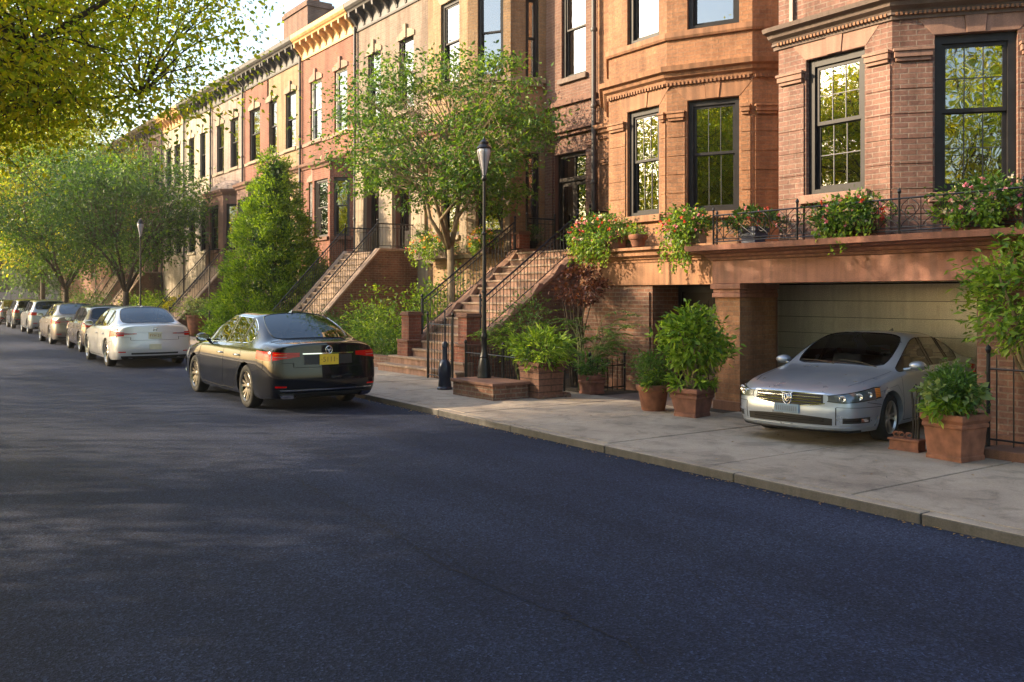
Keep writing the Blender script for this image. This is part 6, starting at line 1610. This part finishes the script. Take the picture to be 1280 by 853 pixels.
# overhead tree at the left kerb
G4 = 'trees along the left kerb'
def fnear(p): 
    return True
cl = ellip((2.4, .3, 5.9), (5.4, 5.2, 2.5), 560, .30, lambda p: p[2] > 3.75 + .22 * max(0, p[0] - 4.2) + .3 * max(0, -p[1] - 1.0) and p[0] < 7.4 + .42 * p[1])
limbs = [([(0, 0, 2.4), (1.6, -.2, 3.1), (3.4, -.3, 3.75), (4.7, -.9, 4.75), (5.9, -1.3, 5.7)], [.13, .10, .075, .05, .02]),
         ([(1.6, -.2, 3.1), (3.0, .5, 4.3), (4.2, 1.0, 5.4), (5.2, 1.2, 6.3)], [.08, .06, .04, .015]),
         ([(3.4, -.3, 3.75), (4.9, .1, 4.3), (6.2, .2, 4.6)], [.05, .035, .012]),
         ([(0, 0, 2.6), (.8, -1.4, 4.6), (1.8, -2.6, 6.2)], [.12, .08, .03]), ([(0, 0, 2.6), (.6, 1.6, 4.6), (1.2, 3.0, 6.4)], [.12, .08, .03])]
tree('kerb_tree', 'overhanging sunlit tree whose yellow-green branches fill the top left corner', (-3.1, 12.6, 0), 2.7, [(-1.2, .6, 4.6), (.3, -.4, 5.2), (1.6, .8, 5.4)], cl, [M['leaf_near'], M['leaf_near'], M['leaf_near'], M['leaf_yellow']], .080, 250, .42, M['bark_dark'], flat=.5, r0=.2, group=G4, limbs=limbs, aspect=.62, sub=3, twigr=.014)
K0 = None
for i, (x, y, s, lb) in enumerate(((-3.3, 27.5, 1.0, 'golden tree on the left kerb opposite the buff bay house'), (-3.4, -1.0, 1.05, 'golden tree on the left kerb behind the viewer'), (-5.2, 9.6, .8, 'small golden tree set back from the left kerb across from the planter'), (-4.9, 5.4, 1.0, 'golden tree set back from the left kerb, left of the viewer'), (-3.6, -13, 1.1, 'golden tree on the left kerb well behind the viewer'), (-9.2, 12.5, 1.2, 'golden tree in the yard across the street opposite the garage'), (-9.6, 3.0, 1.2, 'golden tree in the yard across the street left of the viewer'), (-3.5, 38, 1.05, 'golden tree on the left kerb opposite the conical evergreen'), (-3.5, 53, 1.1, 'golden tree far up the left kerb'))):  # trees set back from the kerb are unseen, added to shade the foreground road
    if K0 is None: K0 = big(lb, x, y, 11.5, 4.8, 4.4, [M['leaf_yellow'], M['leaf_near']], 165, .19, 130, .6, tr=3, group=G4, name='kerb_tree'); first = K0
    else:
        c = copy_tree(K0); c.location = (x, y, .1); c.rotation_euler = (0, 0, i * 1.7); c.scale = (s, s, s); c['label'] = lb

big('thin pale golden tree across the street opposite the black car', -9.0, 22.0, 11, 4.6, 4.2, [M['leaf_yellow']], 62, .2, 120, .55, tr=3, group=G4, name='kerb_tree')  # sparse out-of-view crown, added to break the road sunlight into patches
# ------------------------------------------------------------------ parked cars
GC = 'cars parked along the kerb'
r_, p_ = make_car('sedan', 'silver'); r_.location = (10.03 + 1.42 * .885 * .985, 7.0 + 1.42 * .885 * .17, .125); r_.rotation_euler = (0, 0, math.atan2(.985, -.17)); r_.scale = (.93, .885, .86)
r_['label'] = 'silver sedan facing the street in the driveway under the garage ledge'; r_['category'] = 'car'
def swap(root, a, b):
    for ch in COL.objects:
        q = ch
        while q.parent is not None: q = q.parent
        if q == root and ch.type == 'MESH' and a.name in [m.name for m in ch.data.materials if m]:
            if ch.data.users > 1: ch.data = ch.data.copy()
            for i, m in enumerate(ch.data.materials):
                if m == a: ch.data.materials[i] = b
bk, _ = make_car('sedan', 'black'); swap(bk, P['silver'], P['black'])
bk.location = (6.2, 14.7 + 1.38 * 1.07, .03); bk.rotation_euler = (0, 0, -.02); bk.scale = (1.04, 1.07, 1.07)
bk['label'] = 'glossy black sedan with yellow plate parked at the kerb, nearest of the row'; bk['group'] = GC
wh, _ = make_car('sedan', 'plain'); wh['group'] = GC
sv, _ = make_car('suv', 'plain'); sv['group'] = GC
def place(tm, first, x, yr, sc, paint, label, wb=1.38):
    c = tm if first else copy_tree(tm, None, {P['silver']: paint} if paint != P['silver'] else None)
    c.location = (x, yr + wb * sc, .03); c.rotation_euler = (0, 0, -.035); c.scale = (sc, sc, sc); c['label'] = label; return c
place(wh, False, 6.32, 25.4, 1.06, P['white'], 'pearl white sedan with slim red-striped taillights, second in the row')
place(sv, False, 6.80, 32.2, .93, P['grey'], 'dark brown wagon between the white and the champagne sedans')
place(wh, False, 6.95, 38.0, 1.06, P['beige'], 'champagne sedan in front of the pale wagon')
place(sv, False, 7.65, 49.0, 1.0, P['lightsuv'], 'pale silver wagon beyond the champagne sedan')
place(sv, False, 7.95, 57.0, 1.0, P['darkgreen'], 'dark grey wagon in the far part of the row')
place(wh, False, 8.2, 65.0, 1.05, P['maroon'], 'dark sedan near the far end of the row')
wh_last = place(wh, True, 8.5, 73.5, 1.05, P['silver'], 'farthest silver sedan cut by the left picture edge')
sv_l = place(sv, True, 8.8, 82, 1.0, P['silver'], 'silver wagon at the very end of the row')

# ------------------------------------------------------------------ camera, light
cam = bpy.data.cameras.new('camera'); co = bpy.data.objects.new('camera', cam); COL.objects.link(co); scene.camera = co
co.location = (0, 0, CAMZ); co.rotation_euler = (R(90), 0, -TH); cam.sensor_width = 36; cam.lens = 36 * 1129 / 1280; cam.shift_y = -57.5 / 1280; cam.clip_end = 2000
hz = MB(); hz.box(-40, 60, -45, 150, -1.1, 26); hz = hz.build('haze', [M['haze']]); hz['kind'] = 'stuff'
SUN = Vector((-.80, .60, .0)).normalized(); EL = R(23)
sd = Vector((SUN.x * math.cos(EL), SUN.y * math.cos(EL), math.sin(EL)))
w = bpy.data.worlds.new('World'); scene.world = w; w.use_nodes = True; nt = w.node_tree
sk = nt.nodes.new('ShaderNodeTexSky'); sk.sky_type = 'NISHITA'; sk.sun_disc = False; sk.sun_elevation = EL
sk.sun_rotation = math.atan2(sd.x, sd.y); sk.air_density = 1.3; sk.dust_density = 2.2; sk.ozone_density = 1.2
nt.links.new(sk.outputs[0], nt.nodes['Background'].inputs[0]); nt.nodes['Background'].inputs[1].default_value = .15
sl = bpy.data.lights.new('sun', 'SUN'); sl.energy = 4.1; sl.angle = R(.6); sl.color = (1, .77, .50)
so = bpy.data.objects.new('sun', sl); COL.objects.link(so); so.rotation_euler = sd.to_track_quat('Z', 'Y').to_euler(); so.location = sd * 50
scene.view_settings.view_transform = 'Standard'; scene.view_settings.look = 'None'; scene.view_settings.exposure = 1.68; scene.view_settings.gamma = 1
scene.cycles.use_denoising = True
scene.cycles.max_bounces = 8; scene.cycles.transparent_max_bounces = 12
scene.cycles.caustics_reflective = False; scene.cycles.caustics_refractive = False
